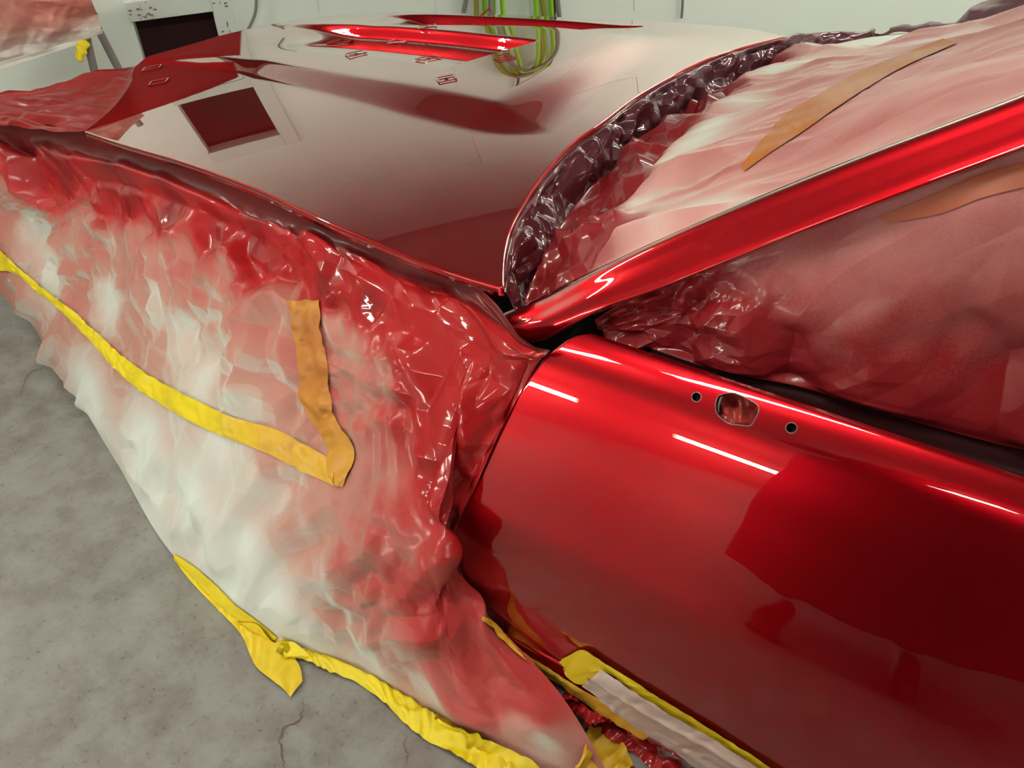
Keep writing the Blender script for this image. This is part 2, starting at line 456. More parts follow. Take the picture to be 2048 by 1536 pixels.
tag(room_box('wall_left', S_MIN-.1, S_MIN, -.3, ANNEX_D, 0, HT, M_DIM), kind='structure')
tag(room_box('wall_added_annex_back', S_MIN-1.6, S_MIN-1.5, ANNEX_D-.6, DEPTH+.1, 0, HT, M_DARKROOM), kind='structure')
tag(room_box('wall_added_annex', S_MIN-1.5, S_MIN-.1, ANNEX_D-.1, ANNEX_D, 0, HT, M_DARKROOM), kind='structure')
tag(room_box('wall_added_annex_front', S_MIN-1.5, S_MIN-.1, DEPTH, DEPTH+.1, 0, HT, M_DARKROOM), kind='structure')
tag(room_box('ceiling_added_annex', S_MIN-1.6, S_MIN-.1, ANNEX_D-.1, DEPTH+.1, HT, HT+.1, M_DARKROOM), kind='structure')
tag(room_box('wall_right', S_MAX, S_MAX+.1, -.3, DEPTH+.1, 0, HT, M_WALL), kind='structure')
tag(room_box('wall_front', S_MIN-.1, S_MAX+.1, DEPTH, DEPTH+.1, 0, HT, M_DARKROOM), kind='structure')
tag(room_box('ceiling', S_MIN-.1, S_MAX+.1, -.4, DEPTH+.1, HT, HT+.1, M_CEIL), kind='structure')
tag(room_box('floor', S_MIN-1.6, S_MAX+.1, -.4, DEPTH+.1, -.1, 0, M_FLOOR), kind='structure')
for k_, (a0, a1, zt) in enumerate(((S_MIN, V_S0-.012, .58), (V_S1+.08, .95, .56), (V_S0-.012, V_S1+.08, VENTS[0][2]-.077))):  # unseen dark panels added low on the wall to darken the bonnet's mirror image
    tag(room_box('trim_%d' % (k_+1), a0, a1, .0005, .011, 0, zt, M_DARK_PANEL), kind='structure')
for k, (s0, s1, z0, z1) in enumerate(VENTS):
    t = empty('exhaust_vent', room((s0+s1)/2, 0, z0), ('dark red exhaust filter opening in a chipped white frame behind the bonnet nose', 'added upper dark filter opening, unseen itself, mirrored in the bonnet')[k], 'vent')
    # recessed box: four reveals and the filter at its back
    dp = .09
    f = room_box('filter', s0, s1, -dp-.02, -dp, z0, z1, M_DARK); under(f, t)
    for nm, a in (('reveal', (s0-.02, s0, -dp, -.001, z0, z1)), ('reveal', (s1, s1+.02, -dp, -.001, z0, z1)), ('reveal', (s0, s1, -dp, -.001, z1, z1+.02)), ('reveal', (s0, s1, -dp, -.001, z0-.02, z0))):
        under(room_box(nm, *a, M_FRAME), t)
    fw = .075
    for a in ((s0-.01, s1+.004, 0, .012, z1, z1+fw), (s0-.01, s1+.004, 0, .012, z0-fw, z0), (s1+.004, s1+fw, 0, .018, z0-fw, z1+fw+.3*(k == 0))):
        under(room_box('frame_board', *a, M_FRAME, bevel=.003), t)
    if k == 0:
        bm = bmesh.new()          # cracked paint along the right board
        rr = random.Random(3)
        for i in range(26):
            z = z0+rr.random()*.75; s = s1+.04+rr.gauss(0, .004)
            ln = rr.uniform(.006, .03); P = [room(s, .0195, z), room(s+.003, .0195, z), room(s+.004+rr.gauss(0, .002), .0195, z+ln), room(s+.001, .0195, z+ln)]
            bm.faces.new([bm.verts.new(p) for p in P])
        for i in range(40):
            s = s0+rr.random()*.1 if i < 25 else s1+.01+rr.random()*.05; z = z1+rr.random()*.07 if i < 25 else z0+rr.random()*.7; q = rr.uniform(.002, .006)
            d = .0135 if i < 25 else .0195
            bm.faces.new([bm.verts.new(room(s+a*q, d, z+b_*q*.6)) for a, b_ in ((-1, -1), (1, -1), (1, 1), (-1, 1))])
        o = bm_obj('chipped_paint', bm, M_GREY); tag(under(o, t), kind='stuff')

for k_, px_ in enumerate(((641, 12), (874, 6), (1270, 20))):
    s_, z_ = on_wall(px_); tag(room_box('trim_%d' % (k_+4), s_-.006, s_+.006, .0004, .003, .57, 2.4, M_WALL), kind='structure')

# ------------------------------------------------------------------ the car
car = empty('car', (0.2, .7, 0), 'candy red coupe in fresh wet paint, its unpainted areas masked off with paper and film', 'car')
NOSE_BEND = .05
# ---- bonnet: height over the plan
def zh(x, y):
    s = -x
    return .895 + .062*(1-((y-.86)/.92)**2) - .018*s - .018*s*np.abs(s)
def hood_at(px, dz=0.0):
    z = .9
    for _ in range(25):
        P = at_z(px, z); z = float(zh(P[0], P[1]))+dz
    return at_z(px, z)
_zb = zh
_la, _lc = hood_at((185, 257)), hood_at((480, 152))
_ld = (_lc-_la)[:2]; _ld /= np.linalg.norm(_ld); _ln = np.array([-_ld[1], _ld[0]]); _ln *= -np.sign(_ln[0]) if _ln[0] > 0 else 1
def zh(x, y):
    # the nose of the bonnet bends down past a soft crease
    d = (x-_la[0])*_ln[0]+(y-_la[1])*_ln[1]
    k = np.where(d > .2, d, np.log1p(np.exp(np.minimum(d, .2)*60))/60)
    return _zb(x, y)-NOSE_BEND*k*(1-.85*smooth((np.asarray(y)-.62)/.35))
def base_at(px, dz=0.0):
    z = .9
    for _ in range(25):
        P = at_z(px, z); z = float(_zb(P[0], P[1]))+dz
    return at_z(px, z)
near_px = [(1004, 572), (940, 553), (859, 526), (770, 490), (671, 449), (600, 416), (513, 376), (376, 325), (239, 284), (171, 261)]
front_px = [(171, 261), (200, 240), (232, 210), (255, 180), (267, 158), (267, 143), (275, 130), (300, 120), (350, 106), (400, 92), (440, 81), (478, 75)]
rear_px = [(1004, 572), (1004, 545), (1008, 500), (1018, 460), (1040, 415), (1088, 345), (1150, 281), (1200, 246), (1260, 200), (1330, 158), (1413, 117), (1480, 95), (1571, 72)]
far_px = [(1571, 72), (1500, 58), (1413, 50), (1290, 41), (1153, 36), (1055, 32), (960, 30), (860, 29), (790, 32), (700, 42), (620, 52), (560, 60), (510, 69), (478, 75)]
def xy(pxs, n, dz=0.0): return cr([hood_at(p, dz) for p in pxs], np.linspace(0, 1, n))
NU, NV = 560, 420
N_, Fa, Re, Fr = xy(near_px, NU), xy(far_px, NU), xy(rear_px, NV), xy(front_px, NV)
u = np.linspace(0, 1, NU)[:, None, None]; v = np.linspace(0, 1, NV)[None, :, None]
H = (1-v)*N_[:, None]+v*Fa[:, None]+(1-u)*Re[None]+u*Fr[None]-((1-u)*(1-v)*Re[0]+u*(1-v)*Fr[0]+(1-u)*v*Re[-1]+u*v*Fr[-1])
X, Y = H[..., 0], H[..., 1]
def line(pxs, dz=0.0):
    P = np.array([hood_at(p, dz) for p in pxs]); i = np.argsort(P[:, 0]); return P[i, 0], P[i, 1]
def yat(L, x): return np.interp(x, L[0], L[1])
def soft_line(pxs, dz=0.0):
    P = np.array([hood_at(p, dz) for p in pxs]); Q = cr(P, np.linspace(0, 1, 160)); i = np.argsort(Q[:, 0]); return Q[i, 0], Q[i, 1]
def hood_relief(X, Y):
    dz = np.zeros_like(X)
    # raised centre: flank seen as the long dark leaf-shaped band
    lo = soft_line([(330, 130), (420, 140), (500, 152), (671, 191), (842, 236), (995, 266), (1077, 269), (1106, 267)])
    hi = soft_line([(330, 122), (420, 123), (500, 133), (671, 164), (842, 198), (1013, 236), (1088, 257), (1106, 265)])
    yl, yh = yat(lo, X), yat(hi, X); wd = np.maximum(yh-yl, .004)
    xt = lo[0].max(); hgt = np.minimum(.37*wd, .055)*smooth((xt+.012-X)/.22)
    dz += hgt*lin_soft((Y-yl)/wd, .13)
    dz *= 1-smooth((Y-1.15)/.3)*.999
    # two sunken troughs with steep far walls
    for (top, w_, d_, crease, x_tip, x_front, fr) in (
        ([(560, 57), (640, 55), (691, 56), (808, 63), (910, 73), (1000, 86), (1078, 97)], .020, .040, .30, None, None, .35),
        ([(760, 38), (860, 31), (960, 31), (1055, 33.5), (1153, 38), (1240, 44), (1290, 44)], .022, .052, .22, None, None, .25)):
        L = soft_line(top, .012); T = yat(L, X); xt = L[0].max(); x0 = L[0].min()
        dep = d_*smooth((X-x0)/fr)*smooth((xt+.004-(T-Y)*.35-X)/.02)
        s = (Y-T)
        ramp = smooth((s+crease)/(crease-w_))*0.9+0.1*np.clip((s+crease)/(crease-w_), 0, 1)
        wall = lin_soft((s+w_)/w_, .15)
        dz -= dep*np.where(s < -w_*1.3, ramp, 1)*(1-wall)
    return dz
Z = zh(X, Y)+hood_relief(X, Y)
H = np.stack([X, Y, Z], -1)
# rolled rim all round
loop = np.concatenate([H[:, 0], H[-1, 1:], H[::-1, -1][1:], H[0, ::-1][1:-1]])
ids = np.arange(NU*NV).reshape(NU, NV)
lid = np.concatenate([ids[:, 0], ids[-1, 1:], ids[::-1, -1][1:], ids[0, ::-1][1:-1]])
tg = np.roll(loop, -3, 0)-np.roll(loop, 3, 0); tg[:, 2] = 0; tg /= np.linalg.norm(tg, axis=1, keepdims=True)+1e-9
on = np.stack([tg[:, 1], -tg[:, 0], 0*tg[:, 0]], -1)
ctr = H.reshape(-1, 3).mean(0); on *= np.sign(np.median(np.sum(on*(loop-ctr), 1)))
rings = [loop+on*.005*math.sin(q)-np.array([0, 0, .005*(1-math.cos(q))]) for q in (PI*.125, PI*.25, PI*.375, PI*.5)]
rings += [rings[-1]-np.array([0, 0, .014]), rings[-1]-np.array([0, 0, .016])-on*.03]
L_ = len(loop); base = NU*NV; ev = np.concatenate(rings); eq = []
prev = lid
for k in range(len(rings)):
    cur = base+k*L_+np.arange(L_)
    eq.append(np.stack([prev, cur, np.roll(cur, -1), np.roll(prev, -1)], -1)); prev = cur
me = grid_mesh('hood', H, extra=(ev, np.concatenate(eq)))
def inside(poly, P):
    x, y = P[..., 0], P[..., 1]; r = np.zeros(x.shape, bool); n = len(poly)
    for i in range(n):
        x1, y1 = poly[i]; x2, y2 = poly[(i+1) % n]
        r ^= ((y1 > y) != (y2 > y)) & (x < (x2-x1)*(y-y1)/(y2-y1+1e-12)+x1)
    return r
# dark reflection on the nose imitated by removing its mirror coat: outline in plan
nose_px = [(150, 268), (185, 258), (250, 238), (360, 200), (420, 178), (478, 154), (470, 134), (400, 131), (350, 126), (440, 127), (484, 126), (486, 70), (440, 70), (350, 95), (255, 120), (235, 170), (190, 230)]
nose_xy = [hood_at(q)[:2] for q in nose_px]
refl_mask = inside(nose_xy, H[..., :2]).astype(float)
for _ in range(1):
    refl_mask[1:-1, 1:-1] = (refl_mask[1:-1, 1:-1]*4+refl_mask[:-2, 1:-1]+refl_mask[2:, 1:-1]+refl_mask[1:-1, :-2]+refl_mask[1:-1, 2:])/8
set_attr(me, satin=np.concatenate([refl_mask.ravel(), np.tile(refl_mask.ravel()[lid], len(rings))]))
bm = bmesh.new(); bm.from_mesh(me); bmesh.ops.recalc_face_normals(bm, faces=bm.faces[:])
if sum(f.normal.z for f in bm.faces[:2000]) < 0: bmesh.ops.reverse_faces(bm, faces=bm.faces[:])
bm.to_mesh(me); bm.free()
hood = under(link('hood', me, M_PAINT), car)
T_HOOD = bvh_of(H[::3, ::3])
# slots for the missing scoop trim: thin lipped openings in the troughs
for px, ang, dotted in (((680, 85), 0, 0), ((712, 109), 0, 1), ((794, 84), 0, 0), ((857, 118), 0, 1), ((893, 159), 0, 1), ((1009, 116), 0, 0), ((854, 55), 0, 1), ((985, 48), 0, 0), ((318, 165), 0, 0), ((305, 137), 0, 0)):
    P, _, n = cast(px, [T_HOOD], False)
    e0, e1 = cast((px[0]-17, px[1]+3.5), [T_HOOD], False), cast((px[0]+17, px[1]-3.5), [T_HOOD], False)
    if e0 is None or e1 is None: continue
    ax = e1[0]-e0[0]; a_ = min(.5*ax.length, .045); ax = (ax-n*ax.dot(n)).normalized(); ay = n.cross(ax)
    R3 = Matrix((ax, ay, n)).transposed()
    bm = bmesh.new(); b_ = .019
    for c, s in (((0, b_, 0), (2*a_, .0026, .0026)), ((0, -b_, 0), (2*a_, .0026, .0026)), ((a_, 0, 0), (.0045, 2*b_, .0026)), ((-a_, 0, 0), (.0045, 2*b_, .0026))):
        box_bm(bm, c, s)
    bmesh.ops.transform(bm, matrix=Matrix.Translation(P+n*.003) @ R3.to_4x4(), verts=bm.verts[:])
    o = under(bm_obj('mounting_slot', bm, M_PAINT, bevel=.0006), hood)
    if dotted:
        bm = bmesh.new(); bmesh.ops.create_cone(bm, cap_ends=True, segments=14, radius1=.0055, radius2=.0055, depth=.0012)
        bmesh.ops.transform(bm, matrix=Matrix.Translation(P+n*.0022) @ R3.to_4x4(), verts=bm.verts[:])
        under(bm_obj('stud_hole', bm, M_BLACK), hood)

# ---- door
NDU, NDV = 560, 330
door_rows = [((1168, 672), .872), ((1150, 674), .870), ((1125, 684), .862), ((1108, 696), .85), ((1088, 712), .83), ((1060, 745), .795), ((1000, 850), .68), ((945, 970), .55), ((928, 1005), .51), ((895, 1085), .42), ((930, 1175), .33), ((985, 1262), .24), ((1012, 1290), .21)]
door_right = [945-12, 945, 980, 1009, 1037, 1090, 1270, 1480, 1555, 1660, 1760, 1870, 1900]
slopes = [None, None, None, None, None, None, .31, .28, .265, .13, .09, .07, .06]
def door_edge(pxs):
    out = []
    for (px, z), s in zip(pxs, slopes):
        if s is None: P = at_z(px, z); P[1] = np.interp(z, (.795, .83, .85, .862, .870, .872), (-.084, -.0690, -.0545, -.042, -.029, -.020))
        else:
            q = out[-1]; lo, hi = q[2]-.5, q[2]
            for _ in range(40):
                z = (lo+hi)/2; P = at_z(px, z)
                if P[1] < q[1]-s*(q[2]-z): hi = z
                else: lo = z
        out.append(P)
    return np.array(out)
st0 = door_edge(door_rows); st1 = door_edge([((2048, y), z) for y, (p, z) in zip(door_right, door_rows)])
st0 = np.concatenate([st0, st0[-1:]+[[0, .03, -.006]]]); st1 = np.concatenate([st1, st1[-1:]+[[0, .03, -.006]]])
def dy(t): return st0+(st1-st0)*t
door_st = [dy(t) for t in (0, .25, .5, .75, 1.0, 1.35)]
D = loft(door_st, NDU, NDV)
# the front edge turns in towards the gap
k = np.arange(NDU); a, b = arcs(D)
nD = normals(D)
D = D-nD*(.012*(1-np.sqrt(np.clip(1-(1-np.clip(a/.012, 0, 1))**2, 0, 1))))[..., None]
T_DOOR = bvh_of(D[::2, ::2])
holes = {'mirror': [(1436, 792), (1450, 787), (1466, 786), (1484, 792), (1502, 801), (1516, 811), (1518, 820), (1512, 836), (1504, 849), (1497, 852), (1478, 850), (1460, 848), (1444, 838), (1433, 825), (1431, 808)]}
def circ(c, rx, ry): return [(c[0]+rx*math.cos(q), c[1]+ry*math.sin(q)) for q in np.linspace(0, 2*PI, 20, endpoint=False)]
holes['front'] = circ((1393, 794), 9.5, 9.5); holes['rear'] = circ((1583, 856), 11.5, 10.5)
px_all = project(D.reshape(-1, 3)).reshape(NDU, NDV, 2)
def inside(poly, P):
    x, y = P[..., 0], P[..., 1]; r = np.zeros(x.shape, bool); n = len(poly)
    for i in range(n):
        x1, y1 = poly[i]; x2, y2 = poly[(i+1) % n]
        r ^= ((y1 > y) != (y2 > y)) & (x < (x2-x1)*(y-y1)/(y2-y1+1e-12)+x1)
    return r
cen = (px_all[:-1, :-1]+px_all[1:, :-1]+px_all[1:, 1:]+px_all[:-1, 1:])/4
keep = np.ones(cen.shape[:2], bool)
for poly in holes.values(): keep &= ~inside(poly, cen)
door = under(link('door', grid_mesh('door', D, keep=keep), M_PAINT), car)
for nm, poly in holes.items():
    fine = cr(poly+[poly[0]], np.linspace(0, 1, 64, endpoint=False))
    pts = [cast(p, [T_DOOR], False) for p in fine]
    nn = sum((p[2] for p in pts), Vector()).normalized()
    ring = [np.array(p[0]) for p in pts]; cc = sum(ring)/len(ring)
    rim = tube_mesh('hole_rim', np.array(ring+[ring[0], ring[1]]), .0009, 6)
    under(link('hole_rim', rim, M_STEEL), door)
    # short return wall behind the sheet metal
    bm = bmesh.new(); A = [bm.verts.new(Vector(p)) for p in ring]; B = [bm.verts.new(Vector(p)-nn*.014) for p in ring]
    for i in range(len(A)): bm.faces.new((A[i], A[(i+1) % len(A)], B[(i+1) % len(A)], B[i]))
    under(bm_obj('hole_return', bm, M_BLACK, smooth_=True), door)
    # what lies behind the opening
    R3 = nn.to_track_quat('Z', 'Y').to_matrix()
    if nm == 'mirror':
        g = np.linspace(-.036, .036, 50); ga, gb = np.meshgrid(g, g, indexing='ij')
        h = .006*folds(ga, gb, 24, 5, 8)+facets(ga, gb, 45, 9, .7)
        G = np.array(cc)[None, None]+ga[..., None]*np.array(R3.col[0])+gb[..., None]*np.array(R3.col[1])+(h-.030)[..., None]*np.array(nn)
        me = grid_mesh('film_behind_hole', G); set_attr(me, spray=np.full(ga.shape, .95), wet=np.full(ga.shape, .9))
        o = under(link('film_behind_hole', me, M_MASK), door); o['label'] = 'crinkled wet red film seen through the mirror opening'
    else:
        bm = bmesh.new(); bmesh.ops.create_cone(bm, cap_ends=True, segments=20, radius1=.016, radius2=.016, depth=.002)
        bmesh.ops.transform(bm, matrix=Matrix.Translation(Vector(cc)-nn*.015) @ R3.to_4x4(), verts=bm.verts[:])
        under(bm_obj('hole_back', bm, M_BLACK), door)

# ---- windscreen pillar
pil_up = [(985, 632), (1010, 622), (1050, 606), (1095, 588), (1154, 557), (1300, 487), (1500, 400), (1750, 300), (2048, 187), (2300, 85)]
pil_lo = [(994, 670), (1030, 683), (1080, 684), (1140, 655), (1195, 625), (1325, 577), (1525, 497), (1775, 401), (2073, 290), (2330, 190)]
pst = []
for i, (a_, b_) in enumerate(zip(pil_up, pil_lo)):
    a_, b_ = np.array(a_, float), np.array(b_, float); wv = min(1, i/4)
    row = [at_y(a_+(b_-a_)*-.01, .05, .2)]
    foot = 1-smooth((i-1)/5.5)
    for s, c, cf in ((0, .022, .022), (.02, .008, .008), (.07, -.002, -.004), (.35, -.022, -.032), (.62, -.040, -.054), (.86, -.056, -.058), (.96, -.061, -.056), (1.0, -.054, -.050)):
        row.append(at_y(a_+(b_-a_)*s, c*(1-foot)+cf*foot, .2))
    row.append(at_y(a_+(b_-a_)*1.0, -.02, .2)+np.array([0, 0, -.004]))
    pst.append(row)
PIL = loft(pst, 300, 90)
pillar = under(link('windscreen_pillar', grid_mesh('windscreen_pillar', PIL), M_PAINT), car)

# ---- black seal strip along the window sill
sill_out = [(1168, 672), (1257, 690), (1470, 750), (1794, 833+29), (2048, 944), (2300, 1022)]
sill_in = [(1190, 648), (1262, 680), (1400, 727), (1600, 769), (1794, 829), (1980, 880), (2300, 965)]
sa, sb = cr(sill_out, np.linspace(0, 1, 40)), cr(sill_in, np.linspace(0, 1, 40))
SG = []
for p, q in zip(sa, sb):
    A = at_z(p, .864)+np.array([0, -.006, -.006]); B = at_z(q, .845)
    SG.append([A+(B-A)*t+np.array([0, 0, -.018*math.sin(PI*t)]) for t in np.linspace(0, 1, 9)])
SEAL = np.array(SG)
under(link('window_seal', grid_mesh('window_seal', SEAL), M_RUBBER), car)

# ------------------------------------------------------------------ masking over the wing (fender)
def masked_mesh(name, G, spray, wet, mat, parent=None):
    me = grid_mesh(name, G); set_attr(me, spray=spray, wet=wet)
    return link(name, me, mat, parent)
def anchors_on(tree, rows, floor=False):
    out = []
    for (px, val) in rows:
        h = cast(px, [tree], floor)
        if h is not None: out.append((np.array(h[0]), val))
    return out
def hood_edge(px):
    P = hood_at(px); return P
T_px = [(-190, 232), (0, 240), (171, 262), (376, 327), (600, 418), (770, 492), (900, 540), (985, 574)]
B_px = [(-100, 382), (110, 725), (230, 920), (350, 1115), (530, 1275), (720, 1345), (850, 1420), (960, 1500)]
sheet_st = []
for i, (t_, b_) in enumerate(zip(T_px, B_px)):
    t_, b_ = np.array(t_, float), np.array(b_, float)
    P0 = hood_at(t_) if i > 1 else base_at(t_, -.02); yb = at_z(b_, .006 if i else .34)
    sc_ = .25 if i == 0 else 1.0
    row = [P0+np.array([0, .016, -.008]), at_y(t_+np.array([5, 30])*sc_, P0[1]+.010)]
    crest = t_+np.array([16, 62])*sc_; sh = t_+np.array([36, 128])*sc_
    row.append(at_y(crest, P0[1]-.022)); row.append(at_y(sh, P0[1]-.060))
    y0 = P0[1]-.060
    for f in (.15, .34, .52, .70, .86):
        q = sh+(b_-sh)*f
        row.append(at_y(q, y0+(yb[1]-y0)*(f**.85)))
    row.append(yb)
    if i == 0: row = [P0+(yb-P0)*s for s in np.linspace(0, 1, len(row))]
    sheet_st.append(row)
def zrow(pxs, zs): return [at_z(p, z) for p, z in zip(pxs, zs)]
zz = (.872, .868, .845, .81, .70, .57, .43, .30, .11, .006)
sheet_st[-1] = zrow([(985, 600), (985, 628), (985, 662), (980, 712), (935, 820), (890, 940), (862, 1060), (880, 1190), (930, 1370), (985, 1500)], zz)
sheet_st.append(zrow([(1060, 690), (1066, 698), (1068, 712), (1062, 728), (1000, 846), (944, 968), (906, 1052), (922, 1180), (1030, 1370), (1090, 1555)], (.862, .858, .845, .82, .684, .54, .40, .27, .10, .006)))
def on_door(px, z):
    h = cast(px, [T_DOOR], False)
    return at_z(px, z) if h is None else np.array(h[0]+h[2]*.006)
sheet_st.append([on_door(p, z) for p, z in zip([(1100, 700), (1098, 703), (1092, 711), (1082, 727), (1014, 842), (958, 965), (908, 1084), (942, 1182), (1122, 1390), (1230, 1570)], (.857, .854, .845, .83, .70, .57, .43, .335, .12, .006))])
SH = loft(sheet_st, 640, 480)
T_S0 = bvh_of(SH[::6, ::6])
W_ = lambda s, w_: (s, w_)
sheet_vals = [((30, 268), (1.4, .5)), ((100, 272), (1.45, .5)), ((230, 305), (1.45, .5)), ((330, 338), (1.45, .5)), ((500, 405), (1.4, .6)), ((600, 445), (1.4, .6)), ((720, 497), (1.4, .8)), ((880, 562), (1.4, .9)), ((940, 580), (1.3, .9)), ((300, 375), (1, .8)), ((450, 415), (1, .9)), ((560, 470), (1, .9)), ((610, 490), (1, 1)),  # highest values deepen the red, partly as painted shade below the bonnet edge
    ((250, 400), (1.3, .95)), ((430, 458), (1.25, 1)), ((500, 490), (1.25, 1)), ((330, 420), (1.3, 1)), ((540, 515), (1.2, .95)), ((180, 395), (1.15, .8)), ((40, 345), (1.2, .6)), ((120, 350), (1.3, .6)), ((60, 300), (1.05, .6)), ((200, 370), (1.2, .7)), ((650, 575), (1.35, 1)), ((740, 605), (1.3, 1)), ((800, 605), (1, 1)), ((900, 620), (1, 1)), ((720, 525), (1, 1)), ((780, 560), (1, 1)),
    ((30, 450), (.15, 0)), ((60, 485), (.1, 0)), ((15, 400), (.5, .1)), ((130, 475), (.35, 0)), ((200, 500), (.35, 0)), ((100, 540), (.08, 0)), ((250, 475), (.5, .1)), ((350, 520), (.62, .1)), ((450, 540), (.65, .15)), ((550, 590), (.62, .2)), ((300, 600), (.18, 0)), ((200, 600), (.1, 0)), ((350, 680), (.18, 0)), ((420, 650), (.35, 0)), ((500, 720), (.35, 0)), ((540, 650), (.5, .05)), ((500, 800), (.22, 0)), ((400, 760), (.12, 0)), ((160, 440), (.45, .05)), ((300, 530), (.4, 0)), ((430, 590), (.5, .05)),
    ((200, 800), (0, 0)), ((300, 900), (0, 0)), ((400, 1000), (0, 0)), ((300, 1000), (0, 0)), ((450, 900), (.1, 0)), ((500, 950), (.2, 0)), ((560, 920), (.3, 0)), ((450, 1150), (.02, 0)), ((550, 1200), (.05, 0)), ((600, 1050), (.38, 0)), ((560, 1000), (.25, 0)), ((650, 1000), (.5, .05)), ((700, 1100), (.6, .1)), ((600, 1250), (.1, 0)), ((700, 1250), (.35, 0)), ((750, 1200), (.62, .05)), ((800, 1150), (.85, .2)), ((850, 1200), (.9, .2)), ((800, 1300), (.45, 0)), ((740, 1320), (.2, 0)), ((850, 1370), (.3, 0)), ((950, 1300), (.95, .2)), ((1000, 1350), (.95, .2)), ((1000, 1400), (.85, .1)), ((1060, 1400), (.9, .1)), ((1100, 1420), (.85, .1)), ((1050, 1450), (.55, .1)), ((1100, 1480), (.40, .1)), ((900, 1250), (.9, .2)), ((500, 1100), (.03, 0)), ((640, 1150), (.3, 0)),
    ((700, 700), (.58, .1)), ((650, 650), (.52, .1)), ((720, 800), (.62, .15)), ((760, 760), (.58, .35)), ((800, 700), (.85, .6)), ((850, 750), (.92, .85)), ((900, 720), (1, 1)), ((950, 680), (1, 1)), ((800, 860), (.85, .5)), ((850, 850), (.97, .9)), ((760, 900), (.72, .3)), ((720, 950), (.6, .1)), ((780, 960), (.6, .3)), ((860, 960), (1, .95)), ((900, 900), (1, .9)), ((880, 1000), (1, .9)), ((820, 1040), (.8, .3)), ((780, 1080), (.72, .4)), ((830, 1095), (.7, .35)), ((870, 1120), (.85, .4)), ((930, 1220), (.9, .3)), ((1000, 760), (1, .9)), ((960, 800), (1, .9))]
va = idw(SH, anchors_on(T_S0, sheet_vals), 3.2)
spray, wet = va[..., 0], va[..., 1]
a, b = arcs(SH); nS = normals(SH)
bt = b/b.max()
low = smooth((bt-.42)/.35)                    # hanging lower part: long soft folds
wetm = smooth((wet-.45)/.4)
wav = vnoise(a, b, 3.5, 41)-.5
cm = lambda f, s, lo=.30, k=2.6: np.clip((vnoise(a, b, f, s)-lo)*k, 0, 1)
near_corner = smooth((a-a.max()*.62)/(a.max()*.2))
strip = smooth((b-.045)/.05)
bulge = (1-near_corner)*smooth((.20-b)/.06)
disp = wetm*(1-bulge*.8)*(facets(a, b, 6.5, 11, .17)+cm(5, 19, .35)*facets(a, b, 13, 12, .46)+near_corner*cm(7, 18, .45)*facets(a, b, 34, 13, .5)+.008*folds(a, b, 7, 14, 5))
disp += (1-wetm)*(1-low)*(.014*folds(a, b, 4.5, 21, 6)+facets(a, b, 4.2, 22, .21)+cm(4, 29, .3)*facets(a, b, 10, 23, .52)+cm(6, 28, .4)*facets(a, b, 22, 24, .65)+.012*folds(a, b, 10, 25, 5))
disp += (1-wetm)*low*(pleats(b*.55+a*.83, a*.55-b*.83, 5, 31, .16, .30)+pleats(b*.5+a*.86, a*.5-b*.86, 11, 35, .14, .42)+.008*folds(a, b, 5, 32, 5, ang=.55, spread=.7)+.010*wav+smooth((spray-.25)/.4)*(facets(a, b, 7, 34, .26)+cm(6, 36, .4)*facets(a, b, 17, 37, .5))+smooth((a-a.max()*.80)/.15)*low*(facets(a, b, 12, 38, .42)+facets(a, b, 26, 39, .4)))
u_ = a/a.max()
roll_ = smooth((u_-.36)/.08)*smooth((.70-u_)/.05); b0 = .125+.02*np.sin(u_*9)
disp = disp*(1-.7*roll_*np.exp(-((b-b0)/.05)**2))+roll_*(.020*np.exp(-((b-b0)/.024)**2)-.008*np.exp(-((b-b0-.055)/.016)**2))
disp *= strip
chan_shade = 1-smooth((b-.078-.012*(vnoise(a, b, 7, 52)-.5))/.012)  # dark red film channel, the bonnet edge's shade painted into its colour
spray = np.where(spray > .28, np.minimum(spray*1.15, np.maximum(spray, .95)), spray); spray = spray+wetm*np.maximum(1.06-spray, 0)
spray = spray*(1-chan_shade)+1.48*chan_shade; wet = wet*(1-chan_shade)+.45*chan_shade
disp += (1-wetm)*low*(pleats(b*.55+a*.83, a*.55-b*.83, 6, 31, .16, .40)*1.5+pleats(b*.5+a*.86, a*.5-b*.86, 13, 35, .14, .35)+.012*folds(a, b, 5, 32, 5, ang=.55, spread=.7)+.014*wav+cm(5, 33, .5)*facets(a, b, 12, 34, .25))
edge = smooth(a/.85)*smooth((a.max()-a)/.03)*smooth((b)/.02)*smooth((b.max()-b)/.10)
disp *= edge
disp -= disp[200:500, 100:400].mean()*edge
SHD = SH+nS*disp[..., None]
SHD[..., 2] = np.maximum(SHD[..., 2], .003)
n2 = normals(SHD)
face = np.sum((n2-nS)*np.array([.25, -.35, .75]), 2)      # paint came from above and behind: folds facing it took more
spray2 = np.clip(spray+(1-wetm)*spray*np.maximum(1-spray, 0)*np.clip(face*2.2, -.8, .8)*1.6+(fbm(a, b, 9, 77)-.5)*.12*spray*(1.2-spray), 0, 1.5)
wet2 = np.clip(wet+(fbm(a, b, 14, 78)-.5)*.3*(wet > .12), 0, 1)
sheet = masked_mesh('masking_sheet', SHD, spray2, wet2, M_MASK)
tag(sheet, 'large white masking paper sheet over the front wing, red overspray fading down to the floor', 'masking paper')
T_SHEET = bvh_of(SHD[::2, ::2])

